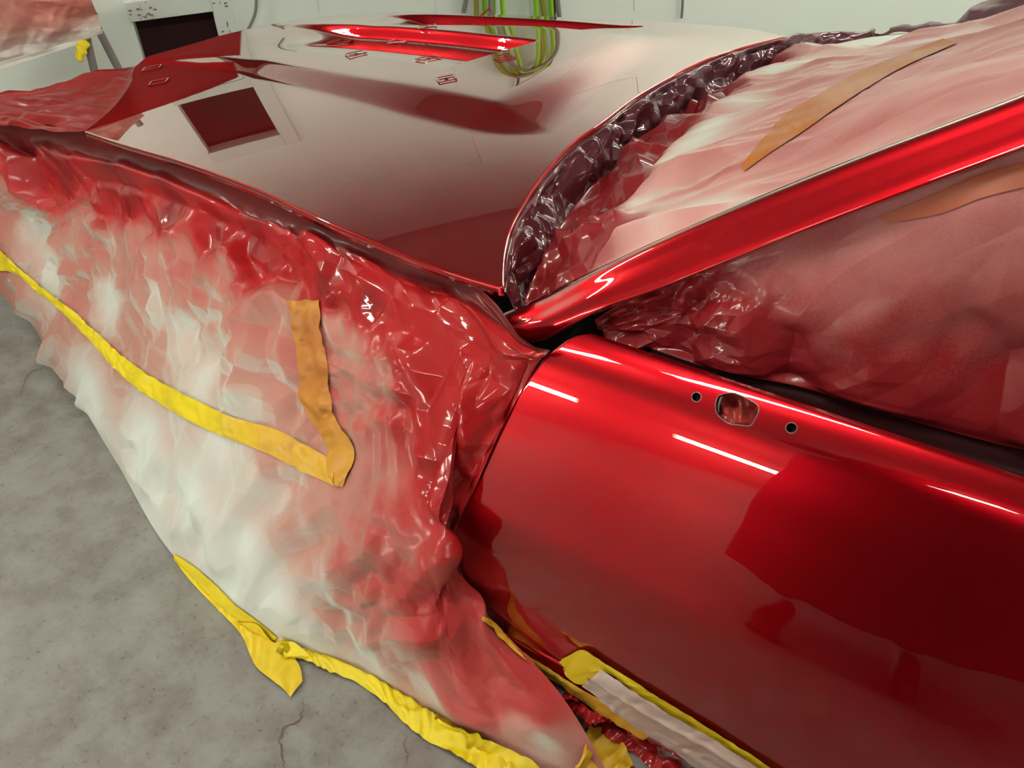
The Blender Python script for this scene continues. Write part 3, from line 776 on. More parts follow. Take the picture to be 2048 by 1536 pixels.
# ---- film over the nose ahead of the bonnet
arc_px = [(171, 262), (200, 241), (232, 211), (254, 181), (265, 158), (264, 143), (268, 133)]
NG = []
for t in np.linspace(0, 1, 90):
    p = cr(arc_px, [t])[0]; q = np.array([-170, 232-14*t])
    e0, e1 = hood_at(p, -.004), base_at(q, -.024)
    NG.append([at_z(p*(1-s)+q*s+np.array([0, 3*s*(1-s)]), e0[2]*(1-s)+e1[2]*s+.015*math.sin(PI*s)*math.sin(PI*t)) for s in np.linspace(0, 1, 120)])
NG = np.array(NG)
a, b = arcs(NG)
NG = NG+normals(NG)*(.010*folds(a*2.2, b*.5, 9, 61, 8)+facets(a*1.6, b*.6, 14, 62, .3))[..., None]*smooth(b/.05)[..., None]
s_ = b/b.max(); t_ = a/a.max()
o = masked_mesh('nose_film', NG, 1.25-.6*smooth((t_-.6)/.4)*s_, .60-.5*smooth((t_-.5)/.4), M_MASK)
tag(o, 'dark red masking film stretched over the car nose ahead of the bonnet edge', 'masking film')

# ---- film along the rear edge of the bonnet
cowl_in = [(1046, 612), (1062, 566), (1088, 510), (1122, 448), (1178, 376), (1248, 306), (1338, 240), (1438, 180), (1538, 132), (1640, 96), (1748, 72)]
cowl_out = [(1004, 574), (1003, 545), (1007, 500), (1017, 460), (1039, 415), (1087, 345), (1149, 281), (1199, 246), (1259, 200), (1330, 157), (1413, 116), (1480, 94), (1571, 70), (1650, 62), (1748, 68)]
CO = np.array([hood_at(p) for p in cowl_out[:-2]]+[at_z(cowl_out[-2], .885), at_z(cowl_out[-1], .862)])
CI = np.array([at_z(p, .878) for p in cowl_in])
n_ = 520; CO, CI = cr(CO, np.linspace(0, 1, n_)), cr(CI, np.linspace(0, 1, n_))
s = np.linspace(0, 1, 130)
prof = -.012+.026*np.sin(PI*np.clip(s*1.25, 0, 1))*(s < .8)-.022*smooth((s-.6)/.4)
CF = CO[:, None]*(1-s)[None, :, None]+CI[:, None]*s[None, :, None]
CF[..., 2] += prof[None]
a, b = arcs(CF); CF[..., 2] -= .035*(1-smooth(a/.09))*smooth((s[None]-.0)/.5)
a, b = arcs(CF); nC = normals(CF); sg = s[None, :]
crk = smooth((sg-.18)/.25)
cmc = np.clip((vnoise(a, b, 6, 79)-.3)*2.6, 0, 1)
dC = crk*(facets(a, b, 11, 71, .34)+cmc*facets(a, b, 26, 72, .55)+.012*folds(a, b, 12, 73, 6))+(1-crk)*.0015*folds(a, b, 6, 74, 4)
CF = CF+nC*(dC*smooth(sg/.06)*smooth((1-sg)/.08)*smooth(a/.08))[..., None]
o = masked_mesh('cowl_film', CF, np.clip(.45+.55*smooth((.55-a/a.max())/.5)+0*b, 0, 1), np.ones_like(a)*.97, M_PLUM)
tag(o, 'dark glossy plum film tucked along the curved rear edge of the bonnet', 'masking film')

# ---- paper over the windscreen
UA = cr([at_z(p, .868) for p in cowl_in], np.linspace(0, 1, 420))
near = cr([at_z(cowl_in[0], .868)]+[at_y(p, .012, .2) for p in pil_up[3:]], np.linspace(0, 1, 420))
fpx = [(1748, 72), (1820, 66), (1891, 63), (1960, 42), (2048, 12), (2300, -95)]
fy = [None, 1.66, 1.60, 1.54, 1.46, 1.25]
far = cr([UA[-1]]+[at_y(p, y) for p, y in zip(fpx[1:], fy[1:])], np.linspace(0, 1, 420))
roof = near[-1]+(far[-1]-near[-1])*np.linspace(0, 1, 420)[:, None]
uu = np.linspace(0, 1, 420)[:, None, None]; vv = np.linspace(0, 1, 420)[None, :, None]
WS = (1-vv)*UA[:, None]+vv*roof[:, None]+(1-uu)*near[None]+uu*far[None]-((1-uu)*(1-vv)*UA[0]+uu*(1-vv)*UA[-1]+(1-uu)*vv*roof[0]+uu*vv*roof[-1])
T_W0 = bvh_of(WS[::6, ::6])
ws_vals = [((1100, 560), (1, .95)), ((1150, 480), (1, .9)), ((1200, 420), (1, .9)), ((1260, 340), (1, .9)), ((1300, 300), (1, .7)), ((1420, 205), (1, .8)), ((1370, 245), (1, .8)), ((1340, 280), (.9, .7)), ((1280, 350), (1, .9)), ((1240, 390), (.9, .8)), ((1210, 470), (.95, .9)), ((1500, 152), (.9, .7)), ((1580, 120), (.5, .4)), ((1180, 560), (.9, .9)), ((1250, 480), (.62, .6)), ((1230, 520), (.8, .8)),
    ((1290, 420), (.05, .1)), ((1350, 335), (.06, .1)), ((1430, 270), (.04, .1)), ((1400, 300), (.05, 0)), ((1560, 155), (.02, 0)), ((1650, 100), (0, 0)), ((1800, 76), (0, 0)), ((1490, 215), (.1, 0)), ((1330, 395), (.2, 0)), ((1400, 370), (.3, 0)), ((1500, 340), (.4, 0)), ((1600, 310), (.5, 0)), ((1700, 230), (.5, 0)), ((1850, 200), (.48, 0)), ((1950, 120), (.48, 0)), ((1660, 140), (.3, 0)), ((1560, 225), (.42, 0)), ((1500, 250), (.3, 0)), ((1320, 470), (.15, .1)), ((1300, 475), (.2, .2)), ((1420, 425), (.25, 0)), ((1560, 360), (.42, 0)), ((1750, 90), (.05, 0)), ((1850, 90), (.2, 0)), ((2000, 60), (.45, 0)), ((2000, 180), (.45, 0)), ((1760, 150), (.45, 0)), ((1440, 330), (.35, 0))]
va = idw(WS, anchors_on(T_W0, ws_vals), 3.2); spray, wet = va[..., 0]*1.22, va[..., 1]
a, b = arcs(WS); nW = normals(WS)
vb = b/b.max(); wm = smooth((wet-.28)/.35)
up = 1.55
dW = wm*(facets(a, b, 10, 81, .25)+facets(a, b, 26, 83, .5)+pleats(a, b, 13, 88, .35, .8))
dW += (1-wm)*((pleats(a+.12*b, b, 7, 84, .22, .40)+pleats(a-.1*b, b, 14, 85, .2, .75)+pleats(a+.05*b, b, 28, 90, .2, .8))*smooth((.66-vb)/.4)+.006*folds(a, b, 4, 86, 5)+pleats(a+.25*b, b, 6, 89, .25, .30)+facets(a, b, 9, 91, .10))
e_ = smooth(a/.03)*smooth((a.max()-a)/.35)*smooth(b/.02)*smooth((b.max()-b)/.06)
WSD = WS+nW*((dW-dW.mean())*e_+.012*smooth(vb/.12)*e_)[..., None]
face = np.sum((normals(WSD)-nW)*np.array([-.2, -.8, .3]), 2)
spray = spray+wm*np.maximum(1.08-spray, 0)*.9
spray2 = np.clip(spray+(1-wm)*spray*np.maximum(1-spray, 0)*np.clip(face*2.2, -.8, .8)*1.8+(fbm(a, b, 7, 87)-.5)*.3*spray*np.maximum(1.2-spray, 0), 0, 1.5)
o = masked_mesh('windscreen_paper', WSD, spray2, wet, M_GLASSMASK)
tag(o, 'pleated masking paper over the windscreen, pale ridges with pink overspray', 'masking paper')
T_WS = bvh_of(WSD[::3, ::3])
G = drape([(1887, 79), (1720, 145), (1645, 187), (1571, 232), (1530, 276), (1482, 335)], [(1915, 88), (1790, 145), (1665, 224), (1612, 262), (1535, 312), (1490, 345)], 120, 9, [T_WS], .003, False)
a, b = arcs(G)
o = masked_mesh('windscreen_tape', G, .88+.15*(fbm(a, b*.4, 14, 3)-.5), np.full(a.shape, .1), M_TAPE)
tag(o, 'orange oversprayed tape running diagonally across the windscreen paper', 'tape')
# film on the far pillar
FP = []
fo = [(1760, 70), (1830, 62), (1866, 56), (1930, 28), (1996, -4), (2060, -34), (2320, -140)]
fi = cr([UA[-1]]+[at_y(p, y) for p, y in zip(fpx[1:], fy[1:])], np.linspace(0, 1, 120))
fo3 = cr([at_y(fo[0], 1.72)]+[at_y(p, y+.06) for p, y in zip(fo[1:], (1.68, 1.64, 1.58, 1.52, 1.47, 1.26))], np.linspace(0, 1, 120))
FP = np.array([[p+(q-p)*t+np.array([0, -.02, .012])*math.sin(PI*t) for t in np.linspace(0, 1, 24)] for p, q in zip(fi, fo3)])
a, b = arcs(FP); FP = FP+normals(FP)*(.010*folds(a, b, 9, 66, 6)+facets(a, b, 14, 67, .3))[..., None]
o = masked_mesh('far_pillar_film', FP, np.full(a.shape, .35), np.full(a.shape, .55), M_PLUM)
tag(o, 'brownish film wrapped round the far windscreen pillar', 'masking film')

# ---- film and paper over the side window
lo_px = [(1206, 662), (1262, 684), (1330, 707), (1400, 731), (1470, 748), (1600, 774), (1700, 804), (1794, 833), (1980, 884), (2100, 912), (2300, 968)]
hi_px = [(1190, 640), (1255, 600), (1325, 573), (1400, 543), (1525, 493), (1640, 447), (1775, 398), (1900, 350), (2073, 286), (2190, 240), (2330, 186)]
lo3 = cr([at_z(p, .850) for p in lo_px], np.linspace(0, 1, 460))
hi3 = cr([at_y(p, -.030, .2) for p in hi_px], np.linspace(0, 1, 460))
s = np.linspace(0, 1, 330)[None, :, None]
SW = lo3[:, None]*(1-s)+hi3[:, None]*s
SW = SW+normals(SW)*(.035*np.sin(PI*s)**1.2*np.linspace(.2, 1, 460)[:, None, None])
T_SW0 = bvh_of(SW[::5, ::5])
sw_vals = [((1300, 610), (1, 1)), ((1400, 600), (1, .95)), ((1350, 680), (1, 1)), ((1450, 700), (1, .95)), ((1480, 640), (.9, .8)), ((1400, 650), (1, 1)), ((1600, 520), (.78, .12)), ((1900, 420), (.72, .1)), ((1500, 570), (.8, .3)), ((1700, 600), (.8, .2)), ((1650, 700), (.86, .4)), ((1900, 740), (.9, .75)), ((2000, 810), (.92, .9)), ((1850, 820), (.92, .9)), ((1580, 700), (.92, .85)), ((1560, 740), (.95, .9)), ((2000, 600), (.82, .35)), ((1750, 760), (.9, .75)), ((1800, 500), (.75, .12)), ((2000, 500), (.75, .2)), ((1950, 660), (.86, .55)), ((1800, 660), (.84, .4)), ((1430, 560), (.9, .5)), ((1600, 620), (.85, .35))]
va = idw(SW, anchors_on(T_SW0, sw_vals), 3.0); spray, wet = va[..., 0]*1.14, va[..., 1]
a, b = arcs(SW); nW = normals(SW); corner = smooth((.34-a)/.2)
dS = corner*(facets(a, b, 9, 101, .3)+facets(a, b, 22, 102, .5)+.022*folds(a, b, 9, 103, 7))
dS += (1-corner)*(.05*(fbm(a, b*1.6, 2.2, 106, 3)-.5)+np.clip((vnoise(a, b, 2.5, 111)-.45)*4, 0, 1)*(.012*folds(a, b, 4, 104, 5, ang=2.0, spread=.8)+facets(a, b, 8, 112, .12))+smooth((wet-.3)/.4)*(.006*folds(a, b, 7, 105, 6)+.0010*vnoise(a*.2, b, 70, 110)+facets(a, b, 8, 113, .26)))
e_ = smooth(a/.02)*smooth((a.max()-a)/.04)*smooth(b/.015)*smooth((b.max()-b)/.05)
SWD = SW+nW*((dS-dS.mean())*e_)[..., None]
o = masked_mesh('window_film', SWD, np.clip(spray+(fbm(a, b, 10, 108)-.5)*.12, 0, 1.3), np.clip(wet+(fbm(a, b, 12, 109)-.5)*.5*(wet > .25), 0, 1), M_GLASSMASK)
tag(o, 'red oversprayed film over the near side window, crumpled and glossy at its front corner', 'masking film')
G = drape([(2060, 322), (1960, 350), (1860, 392), (1760, 432)], [(2060, 372), (1960, 398), (1880, 428), (1770, 446)], 50, 8, [bvh_of(SWD[::3, ::3])], .003, False)
a, b = arcs(G)
o = masked_mesh('window_tape', G, np.full(a.shape, 1.0), np.full(a.shape, .1), M_TAPE)
tag(o, 'brown oversprayed tape strip under the windscreen pillar at the right', 'tape')
# dark recess between pillar foot, door and window film
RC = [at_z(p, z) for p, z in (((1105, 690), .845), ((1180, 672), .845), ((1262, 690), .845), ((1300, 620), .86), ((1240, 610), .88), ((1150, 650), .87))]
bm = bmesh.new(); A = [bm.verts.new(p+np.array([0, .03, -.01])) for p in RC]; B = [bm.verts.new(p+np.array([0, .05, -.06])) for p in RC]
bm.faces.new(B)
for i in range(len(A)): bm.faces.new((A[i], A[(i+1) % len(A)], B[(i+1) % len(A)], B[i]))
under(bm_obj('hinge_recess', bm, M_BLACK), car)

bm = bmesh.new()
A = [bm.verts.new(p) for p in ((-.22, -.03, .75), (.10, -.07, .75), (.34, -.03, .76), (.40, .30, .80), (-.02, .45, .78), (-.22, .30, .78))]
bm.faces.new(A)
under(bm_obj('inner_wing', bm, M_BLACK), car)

# ---- sill below the door
sl = np.linspace(.06, 1.5, 30)
SILL = np.array([[(x, -.208+.02*(1-t)*0+.05*smooth((t-.7)/.3), .185-.165*t) for t in np.linspace(0, 1, 12)] for x in sl])
SILL[:, 0, 1] += .03
under(link('sill', grid_mesh('sill', SILL), M_PAINT), car)
T_SILL = bvh_of(SILL)

PP = np.array([[(x, -.055-.10*smooth((.75-z)/.45), z) for z in np.linspace(.02, .76, 8)] for x in (-.06, .02, .1, .22)])
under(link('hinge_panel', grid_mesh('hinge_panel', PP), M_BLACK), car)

# ------------------------------------------------------------------ tapes on the sheet and on the floor
ALL = [T_SHEET, T_DOOR, T_SILL]
def tape(name, ea, eb, n, label, spray_fn, off=.003, rough=.003, trees=None, mc=11, floor=True, bulge=.0, seed=1, wet=.12):
    G = drape(ea, eb, n, mc, trees or ALL, off, floor, bulge, rough, seed)
    a, b = arcs(G); t = np.linspace(0, 1, n)[:, None]+0*b
    sp = np.clip(spray_fn(t)+(fbm(a, b*.5, 16, seed)-.5)*.25*(spray_fn(t)+.15), 0, 1)
    o = masked_mesh(name, G, sp, np.full(a.shape, wet), M_TAPE)
    tag(o, label, 'tape'); return o
tape('paper_seam_tape', [(-30, 480), (0, 499), (40, 535), (90, 577), (150, 623), (200, 668), (260, 722), (330, 767), (400, 803), (470, 833), (560, 862), (640, 905), (672, 925)],
     [(-30, 525), (0, 541), (30, 545), (70, 578), (120, 618), (190, 690), (250, 755), (320, 806), (400, 850), (470, 880), (560, 918), (640, 958), (672, 972)], 220,
     'long yellow tape joining the two paper sheets across the wing', lambda t: .02+.40*smooth((t-.62)/.25), .004, .0045, bulge=.003, seed=4)
tape('corner_tape', [(580, 607), (585, 650), (592, 700), (598, 750), (605, 800), (630, 850), (660, 895), (655, 925), (668, 968)],
     [(640, 600), (645, 650), (652, 700), (660, 760), (664, 800), (678, 845), (705, 880), (712, 915), (688, 974)], 140,
     'orange tape strip down the wing ending in a folded tab', lambda t: .80-.30*smooth((t-.4)/.5), .004, .005, bulge=.003, seed=5)
tape('floor_edge_tape', [(352, 1108), (385, 1128), (430, 1165), (470, 1205), (520, 1243), (556, 1272)], [(348, 1120), (380, 1162), (430, 1215), (478, 1265), (500, 1300), (530, 1330)], 90,
     'yellow tape holding the front foot of the sheet to the floor', lambda t: .02+0*t, .004, .002, seed=6)
tape('loose_tape_flap', [(478, 1240), (520, 1245), (556, 1285), (590, 1320), (602, 1340), (607, 1368)], [(482, 1262), (500, 1310), (515, 1340), (545, 1365), (570, 1385), (583, 1400)], 60,
     'loose dusty yellow tape flap lying on the floor with its tip turned', lambda t: .10+.1*t, .010, .003, seed=7)
tape('sheet_foot_tape', [(556, 1268), (600, 1285), (660, 1312), (720, 1345), (800, 1385), (860, 1420), (930, 1450), (1000, 1480), (1080, 1525), (1130, 1560)],
     [(580, 1320), (620, 1330), (670, 1352), (720, 1372), (780, 1420), (830, 1468), (890, 1505), (960, 1545), (1050, 1600), (1100, 1620)], 200,
     'long crumpled yellow tape along the lower edge of the paper on the floor', lambda t: .03+.10*smooth((t-.6)/.3), .008, .014, bulge=.012, seed=8)
tape('sill_foot_tape', [(1178, 1462), (1215, 1468), (1250, 1500), (1270, 1536)], [(1150, 1530), (1160, 1560), (1180, 1590), (1220, 1600)], 60,
     'bright orange crumpled tape at the foot of the sheet below the sill', lambda t: .32+0*t, .006, .016, bulge=.006, seed=9)
# bottom of the door
tape('door_edge_tape', [(966, 1232), (1000, 1262), (1060, 1308), (1120, 1345), (1200, 1395), (1310, 1462)], [(966, 1240), (992, 1272), (1050, 1322), (1118, 1362), (1190, 1415), (1290, 1475)], 120,
     'thin orange tape edge between the door bottom and the sheet', lambda t: .38+.1*t, .006, .003, trees=[T_DOOR, T_SHEET, T_SILL], mc=7, seed=10)
G = drape([(1208, 1330), (1320, 1400), (1440, 1472), (1560, 1548)], [(1168, 1366), (1260, 1440), (1340, 1490), (1420, 1548)], 110, 40, [T_DOOR, T_SILL], .008, False, .004, .002, 12)
a, b = arcs(G); G = G+normals(G)*(pleats(b+.1*a, a, 22, 14, .12, .5))[..., None]
o = masked_mesh('door_foot_paper', G, .30+.25*(fbm(a, b, 8, 5)-.3), np.full(a.shape, .05), M_MASK)
tag(o, 'narrow creased paper strip along the bottom of the door', 'masking paper')
tape('door_foot_tape', [(1158, 1300), (1172, 1296), (1215, 1322), (1330, 1394), (1440, 1462), (1570, 1545)], [(1122, 1318), (1150, 1345), (1205, 1336), (1312, 1408), (1420, 1478), (1520, 1545)], 120,
     'ochre tape strip fixing the paper to the lower door', lambda t: .16+0*t, .0075, .002, trees=[T_DOOR, T_SILL], floor=False, seed=13)
tape('door_foot_tape_end', [(1126, 1314), (1172, 1296), (1216, 1332)], [(1132, 1342), (1150, 1362), (1176, 1366)], 30,
     'short square ochre tape end at the front of the door paper strip', lambda t: .2+0*t, .006, .002, trees=[T_DOOR, T_SILL], floor=False, seed=15)
# wet red roll of film on the sill
G = drape([(1138, 1374), (1180, 1404), (1240, 1446), (1300, 1484), (1400, 1550)], [(1134, 1392), (1168, 1440), (1230, 1490), (1280, 1530), (1330, 1570)], 160, 36, [T_DOOR, T_SHEET, T_SILL], .012, True, .022, .0, 16)
a, b = arcs(G); G = G+normals(G)*(facets(a, b, 20, 17, .6)+.012*folds(a, b, 16, 18, 6, ang=.1, spread=.6))[..., None]
o = masked_mesh('sill_film', G, np.full(a.shape, 1.0), np.full(a.shape, 1.0), M_MASK)
tag(o, 'bunched wet red film along the sill below the door', 'masking film')

# ------------------------------------------------------------------ masked part on a stand, far left
q = [on_wall(p) for p in ((-140, -150), (178, -20), (205, 62), (-140, 152))]
DS = .60                                               # how far in front of the back wall
r_ = lambda px: (lambda s: (s, None))(None)
def off_wall(px, d):
    rr = ray(px); t = ((W0+WN*d-CAM)@WN)/(rr@WN); return CAM+rr*t
PC = [off_wall(p, DS) for p in ((-150, -130), (172, -40), (206, 66), (-150, 168))]
ts = np.linspace(0, 1, 120)
top = PC[0]+(PC[1]-PC[0])*ts[:, None]; bot = PC[3]+(PC[2]-PC[3])*ts[:, None]
PG = bot[:, None]*(1-ts)[None, :, None]+top[:, None]*ts[None, :, None]
a, b = arcs(PG); nP = normals(PG)
bul = np.sin(PI*np.clip(ts, 0, 1))[None, :]*.05*smooth((1-ts)/.2)[:, None]
PG = PG+nP*(bul+.030*folds(a, b, 5, 201, 6)+.008*folds(a, b, 14, 202, 5))[..., None]
stand = empty('masked_panel', (PC[2]+PC[3])/2, 'paper wrapped panel with pink overspray hanging on a stand at the far left', 'panel')
sp = np.clip(.62*smooth((b/b.max()-.05)/.5)+.30*(fbm(a, b, 5, 203)-.5)+.08, 0, .75)
under(masked_mesh('wrapping_paper', PG, sp, np.full(a.shape, .05), M_MASK), stand)
# its unpainted lower return and its back
lowr = [off_wall(p, DS-.02) for p in ((-150, 168), (206, 66), (152, 90), (-150, 190))]
bm = bmesh.new(); f0 = [bm.verts.new(p) for p in lowr]; f1 = [bm.verts.new(p-WN*.05) for p in lowr]
bm.faces.new(f0); bm.faces.new(f1[::-1])
for i in range(4): bm.faces.new((f0[i], f0[(i+1) % 4], f1[(i+1) % 4], f1[i]))
under(bm_obj('bare_edge', bm, M_FRAME, bevel=.004), stand)
def leg(px0, px1, d, r):
    A = off_wall(px0, d); B = off_wall(px1, d); dirv = (B-A)/np.linalg.norm(B-A); k = (.02-A[2])/dirv[2]
    return A, A+dirv*k
frame = empty('panel_stand', off_wall((180, 120), DS-.1)*np.array([1, 1, 0]), 'grey tubular stand legs below the masked panel at the far left', 'stand')
for p0, p1, d in (((172, 70), (190, 148), DS-.04), ((198, 62), (236, 134), DS-.16)):
    A, B = leg(p0, p1, d, .012)
    mid = A+(B-A)*.18+WN*.01 if p0[0] > 190 else A+(B-A)*.5
    under(link('leg', tube_mesh('leg', [A+(A-B)*.25, A, mid, B], .0135, 12, n=24), M_GREY), frame)
bm = bmesh.new()
K = off_wall((168, 98), DS-.01)
for i in range(3):
    R3 = Matrix.Rotation(.5*i-.4, 3, Vector(WN)) @ Matrix.Rotation(.6*i, 3, 'Z')
    box_bm(bm, K+WE*(.012*i-.02)+np.array([0, 0, .018*i-.02]), (.03, .018, .036), R3)
o = bm_obj('tape_knot', bm, plain('fresh_yellow_tape', (.82, .66, .01), .5), bevel=.008, smooth_=False)
tag(o, 'small yellow tape knot on the stand leg at the far left', 'tape')

# ------------------------------------------------------------------ hoses on the back wall
def wall_pt(s, z, d=.02): return room(s, d, z)
hs0, _ = on_wall((940, 10)); hs1, _ = on_wall((1105, 10))
hc = (hs0+hs1)/2
HOOK_Z = 1.62
rr = random.Random(11)
def hose(name, s_l, s_r, z_top, z_bot, mat, r, label, lean=0.0, d=.03):
    pts = [wall_pt(s_l-lean, z_bot-.05, d), wall_pt(s_l, (z_top+z_bot)/2, d+.01), wall_pt(s_l+.03, z_top-.10, d+.02), wall_pt((s_l+s_r)/2-.03, z_top-.005, d+.03), wall_pt((s_l+s_r)/2+.03, z_top-.005, d+.03), wall_pt(s_r-.02, z_top-.09, d+.02), wall_pt(s_r, (z_top+z_bot)/2, d+.01), wall_pt(s_r+lean, z_bot-.05, d), wall_pt((s_l+s_r)/2+.04, z_bot-.2, d), wall_pt((s_l+s_r)/2-.04, z_bot-.2, d)]
    o = link(name, tube_mesh(name, pts, r, 10, n=90), mat)
    return tag(o, label, 'hose', 'hoses coiled on the back wall')
zb = .30
for i, (l, r2, c) in enumerate(((0.06, -.03, 0), (.10, -.07, 0), (.03, -.09, 1), (.13, -.10, 0), (.08, -.02, 2))):
    hose('air_hose', hs0+l, hs1+r2, HOOK_Z-.02*i, zb, (M_GREEN, M_YELLOWGREEN, M_GREY)[c], .011, ('bright green hose, innermost left loop of the coil on the back wall', 'bright green hose of the narrow middle loop of the wall coil', 'olive hose, widest left loop of the coil on the back wall', 'bright green hose of the smallest loop in front of the wall coil', 'grey hose among the green ones on the back wall')[i], .02*(i % 3), .02+.012*i)
s4, _ = on_wall((1108, 10))
def cable(px_list, name, r, mat, label, d=.02, tail=None):
    P = []
    for p in px_list:
        s_, z_ = on_wall(p, d); P.append(room(s_, d, z_))
    if tail: P += [room(s_, d, z_) for s_, z_ in tail]
    o = link(name, tube_mesh(name, P, r, 10, n=60), mat); return tag(o, label, 'cable')
sA, zA = on_wall((1108, 10)); 
cable([(1104, 60), (1109, 20), (1112, -60)], 'brown_cable', .008, M_BROWN, 'thin grey brown cable hanging right of the hose coil', tail=[(sA-.02, HOOK_Z-.2), (sA-.10, HOOK_Z+.12), (hc, HOOK_Z+.14), (hc-.02, HOOK_Z-.02)])
cable([(496, 60), (510, 26), (514, -30), (530, -160)], 'wall_cable', .006, M_GREY, 'thin dark cable on the wall just right of the vent frame')
cable([(1363, 36), (1365, 10), (1366, -60)], 'wall_rod', .006, M_GREY, 'short grey rod on the wall above the far bonnet edge')
cable([(918, 60), (930, 10), (938, -40)], 'slanted_cable', .009, M_GREY, 'dark slanted cable at the left edge of the hose coil', d=.03)
# coil hook
t = room_box('hose_hook', hc-.05, hc+.05, 0, .10, HOOK_Z-.045, HOOK_Z-.015, M_GREY, bevel=.004)
tag(t, 'steel hook carrying the coiled hoses on the back wall', 'hook')

# ------------------------------------------------------------------ cracks in the floor
def crack(pxs, label, wid=.003):
    P = cr([at_z(p, .0012) for p in pxs], np.linspace(0, 1, 40)); r2 = random.Random(len(pxs))
    bm = bmesh.new(); L, R_ = [], []
    for i, p in enumerate(P):
        t = P[min(i+1, 39)]-P[max(i-1, 0)]; nn = np.array([-t[1], t[0], 0]); nn /= np.linalg.norm(nn)
        j = nn*r2.gauss(0, .002); ww = wid*r2.uniform(.3, 1)*(.3+math.sin(PI*i/39))
        L.append(bm.verts.new(p+j+nn*ww)); R_.append(bm.verts.new(p+j-nn*ww))
    for i in range(39): bm.faces.new((L[i], L[i+1], R_[i+1], R_[i]))
    return bm_obj('floor_crack', bm, M_CRACK, FLOOR)
FLOOR = bpy.data.objects['floor']
M_CRACK = plain('crack_dust', (.14, .09, .08), .9)
crack([(605, 1395), (606, 1420), (598, 1440), (570, 1455), (560, 1480), (565, 1510), (575, 1540)], '')
crack([(813, 1470), (808, 1490), (815, 1510), (806, 1540)], '', .002)
crack([(100, 700), (85, 735), (60, 745), (40, 790)], '', .002)

# ------------------------------------------------------------------ lamps
def fixture(c, direction, down, length=1.2, label='', tubes=2):
    c = np.asarray(c, float); ax = Vector(direction).normalized(); dn = Vector(down).normalized(); sd = ax.cross(dn)
    R3 = Matrix((ax, sd, dn)).transposed()
    t = empty('tube_lamp', c, label, 'lamp', 'twin tube lamps of the booth')
    bm = bmesh.new(); box_bm(bm, (0, 0, -.03), (length+.04, .115, .05))
    bmesh.ops.transform(bm, matrix=Matrix.Translation(c) @ R3.to_4x4(), verts=bm.verts[:])
    under(bm_obj('housing', bm, M_FRAME, bevel=.004), t)
    for s in (-1, 1)[:tubes]:
        A = Vector(c)+sd*.032*s-ax*length/2+dn*.012; B = A+ax*length
        under(link('tube', tube_mesh('tube', [A, B], .021, 12, n=3), M_LIT), t)
    return t
ROWS = ((3.0, (-1.5, .3, 3.9, 5.6), 'middle'), (5.0, (-1.5, 2.1, 5.0), 'front'), (.7, (-1.5, 2.7, 4.5), 'added back'))  # back row added close to the far wall to brighten it
for d, ss, nm in ROWS:
    for k, s in enumerate(ss):
        fixture(room(s, d, HT-.06), WE, (0, 0, -1), 1.2, '%s twin tube ceiling lamp from the left booth wall in the %s row' % (('first', 'second', 'third', 'fourth')[k], nm))
# low side lamps on the left wall: mirrored as white double lines in the door
for d0, d1, nm in ((2.45, 3.64, 'rear'), (4.24, 5.22, 'front')):
    fixture(room(S_MIN+.06, (d0+d1)/2, .52), WN, WE, d1-d0, 'low twin tube lamp on the left booth wall, the %s one of two' % nm)

# ------------------------------------------------------------------ the photographer, seen only as a dark mirror image in the door
PB = np.array([.60, -1.52, 0])
person = empty('person', PB, 'person in a long dark coat holding up a phone, mirrored in the door', 'person')
M_CLOTH = plain('dark_overall', (.018, .018, .024), .85)
M_SKIN = plain('skin', (.45, .26, .19), .5)
M_HAIR = plain('dark_hair', (.02, .014, .010), .6)
M_SHOE = plain('black_boot', (.012, .011, .010), .5)
pv = [(.60, -1.52, .98), (.60, -1.52, 1.15), (.605, -1.51, 1.33), (.62, -1.50, 1.46), (.645, -1.49, 1.54),
      (.42, -1.50, 1.42), (.27, -1.42, 1.20), (.62, -1.25, 1.52), (.80, -1.23, 1.735),
      (.82, -1.50, 1.42), (1.06, -1.46, 1.24), (1.06, -1.28, 1.54), (1.00, -1.20, 1.73),
      (.49, -1.52, .88), (.44, -1.50, .48), (.42, -1.53, .10), (.73, -1.52, .88), (.78, -1.50, .48), (.80, -1.53, .10)]
pe = [(0, 1), (1, 2), (2, 3), (3, 4), (3, 5), (5, 6), (6, 7), (7, 8), (3, 9), (9, 10), (10, 11), (11, 12), (0, 13), (13, 14), (14, 15), (0, 16), (16, 17), (17, 18)]
pr = [(.19, .14), (.18, .13), (.20, .13), (.10, .09), .062, .085, .068, .052, .036, .085, .068, .052, .036, .13, .115, .085, .13, .115, .085]
# ------ body
def build_skin(name, v, e, r, root, mat, parent, sub=2):
    bm = bmesh.new(); ly = bm.verts.layers.skin.verify(); vs = [bm.verts.new(p) for p in v]
    for a_, b_ in e: bm.edges.new((vs[a_], vs[b_]))
    for i, q in enumerate(vs):
        rr_ = r[i] if isinstance(r[i], tuple) else (r[i], r[i])
        q[ly].radius = rr_; q[ly].use_root = (i == root)
    me = bpy.data.meshes.new(name); bm.to_mesh(me); bm.free()
    o = bpy.data.objects.new(name, me); C.objects.link(o)
    o.modifiers.new('skin', 'SKIN').use_smooth_shade = True
    sb = o.modifiers.new('sub', 'SUBSURF'); sb.levels = sub; sb.render_levels = sub
    dg = bpy.context.evaluated_depsgraph_get()
    m2 = bpy.data.meshes.new_from_object(o.evaluated_get(dg)); m2.name = name
    o.modifiers.clear(); o.data = m2; m2.materials.clear(); m2.materials.append(mat)
    for p in m2.polygons: p.use_smooth = True
    return under(o, parent)
build_skin('body', pv, pe, pr, 0, M_CLOTH, person)
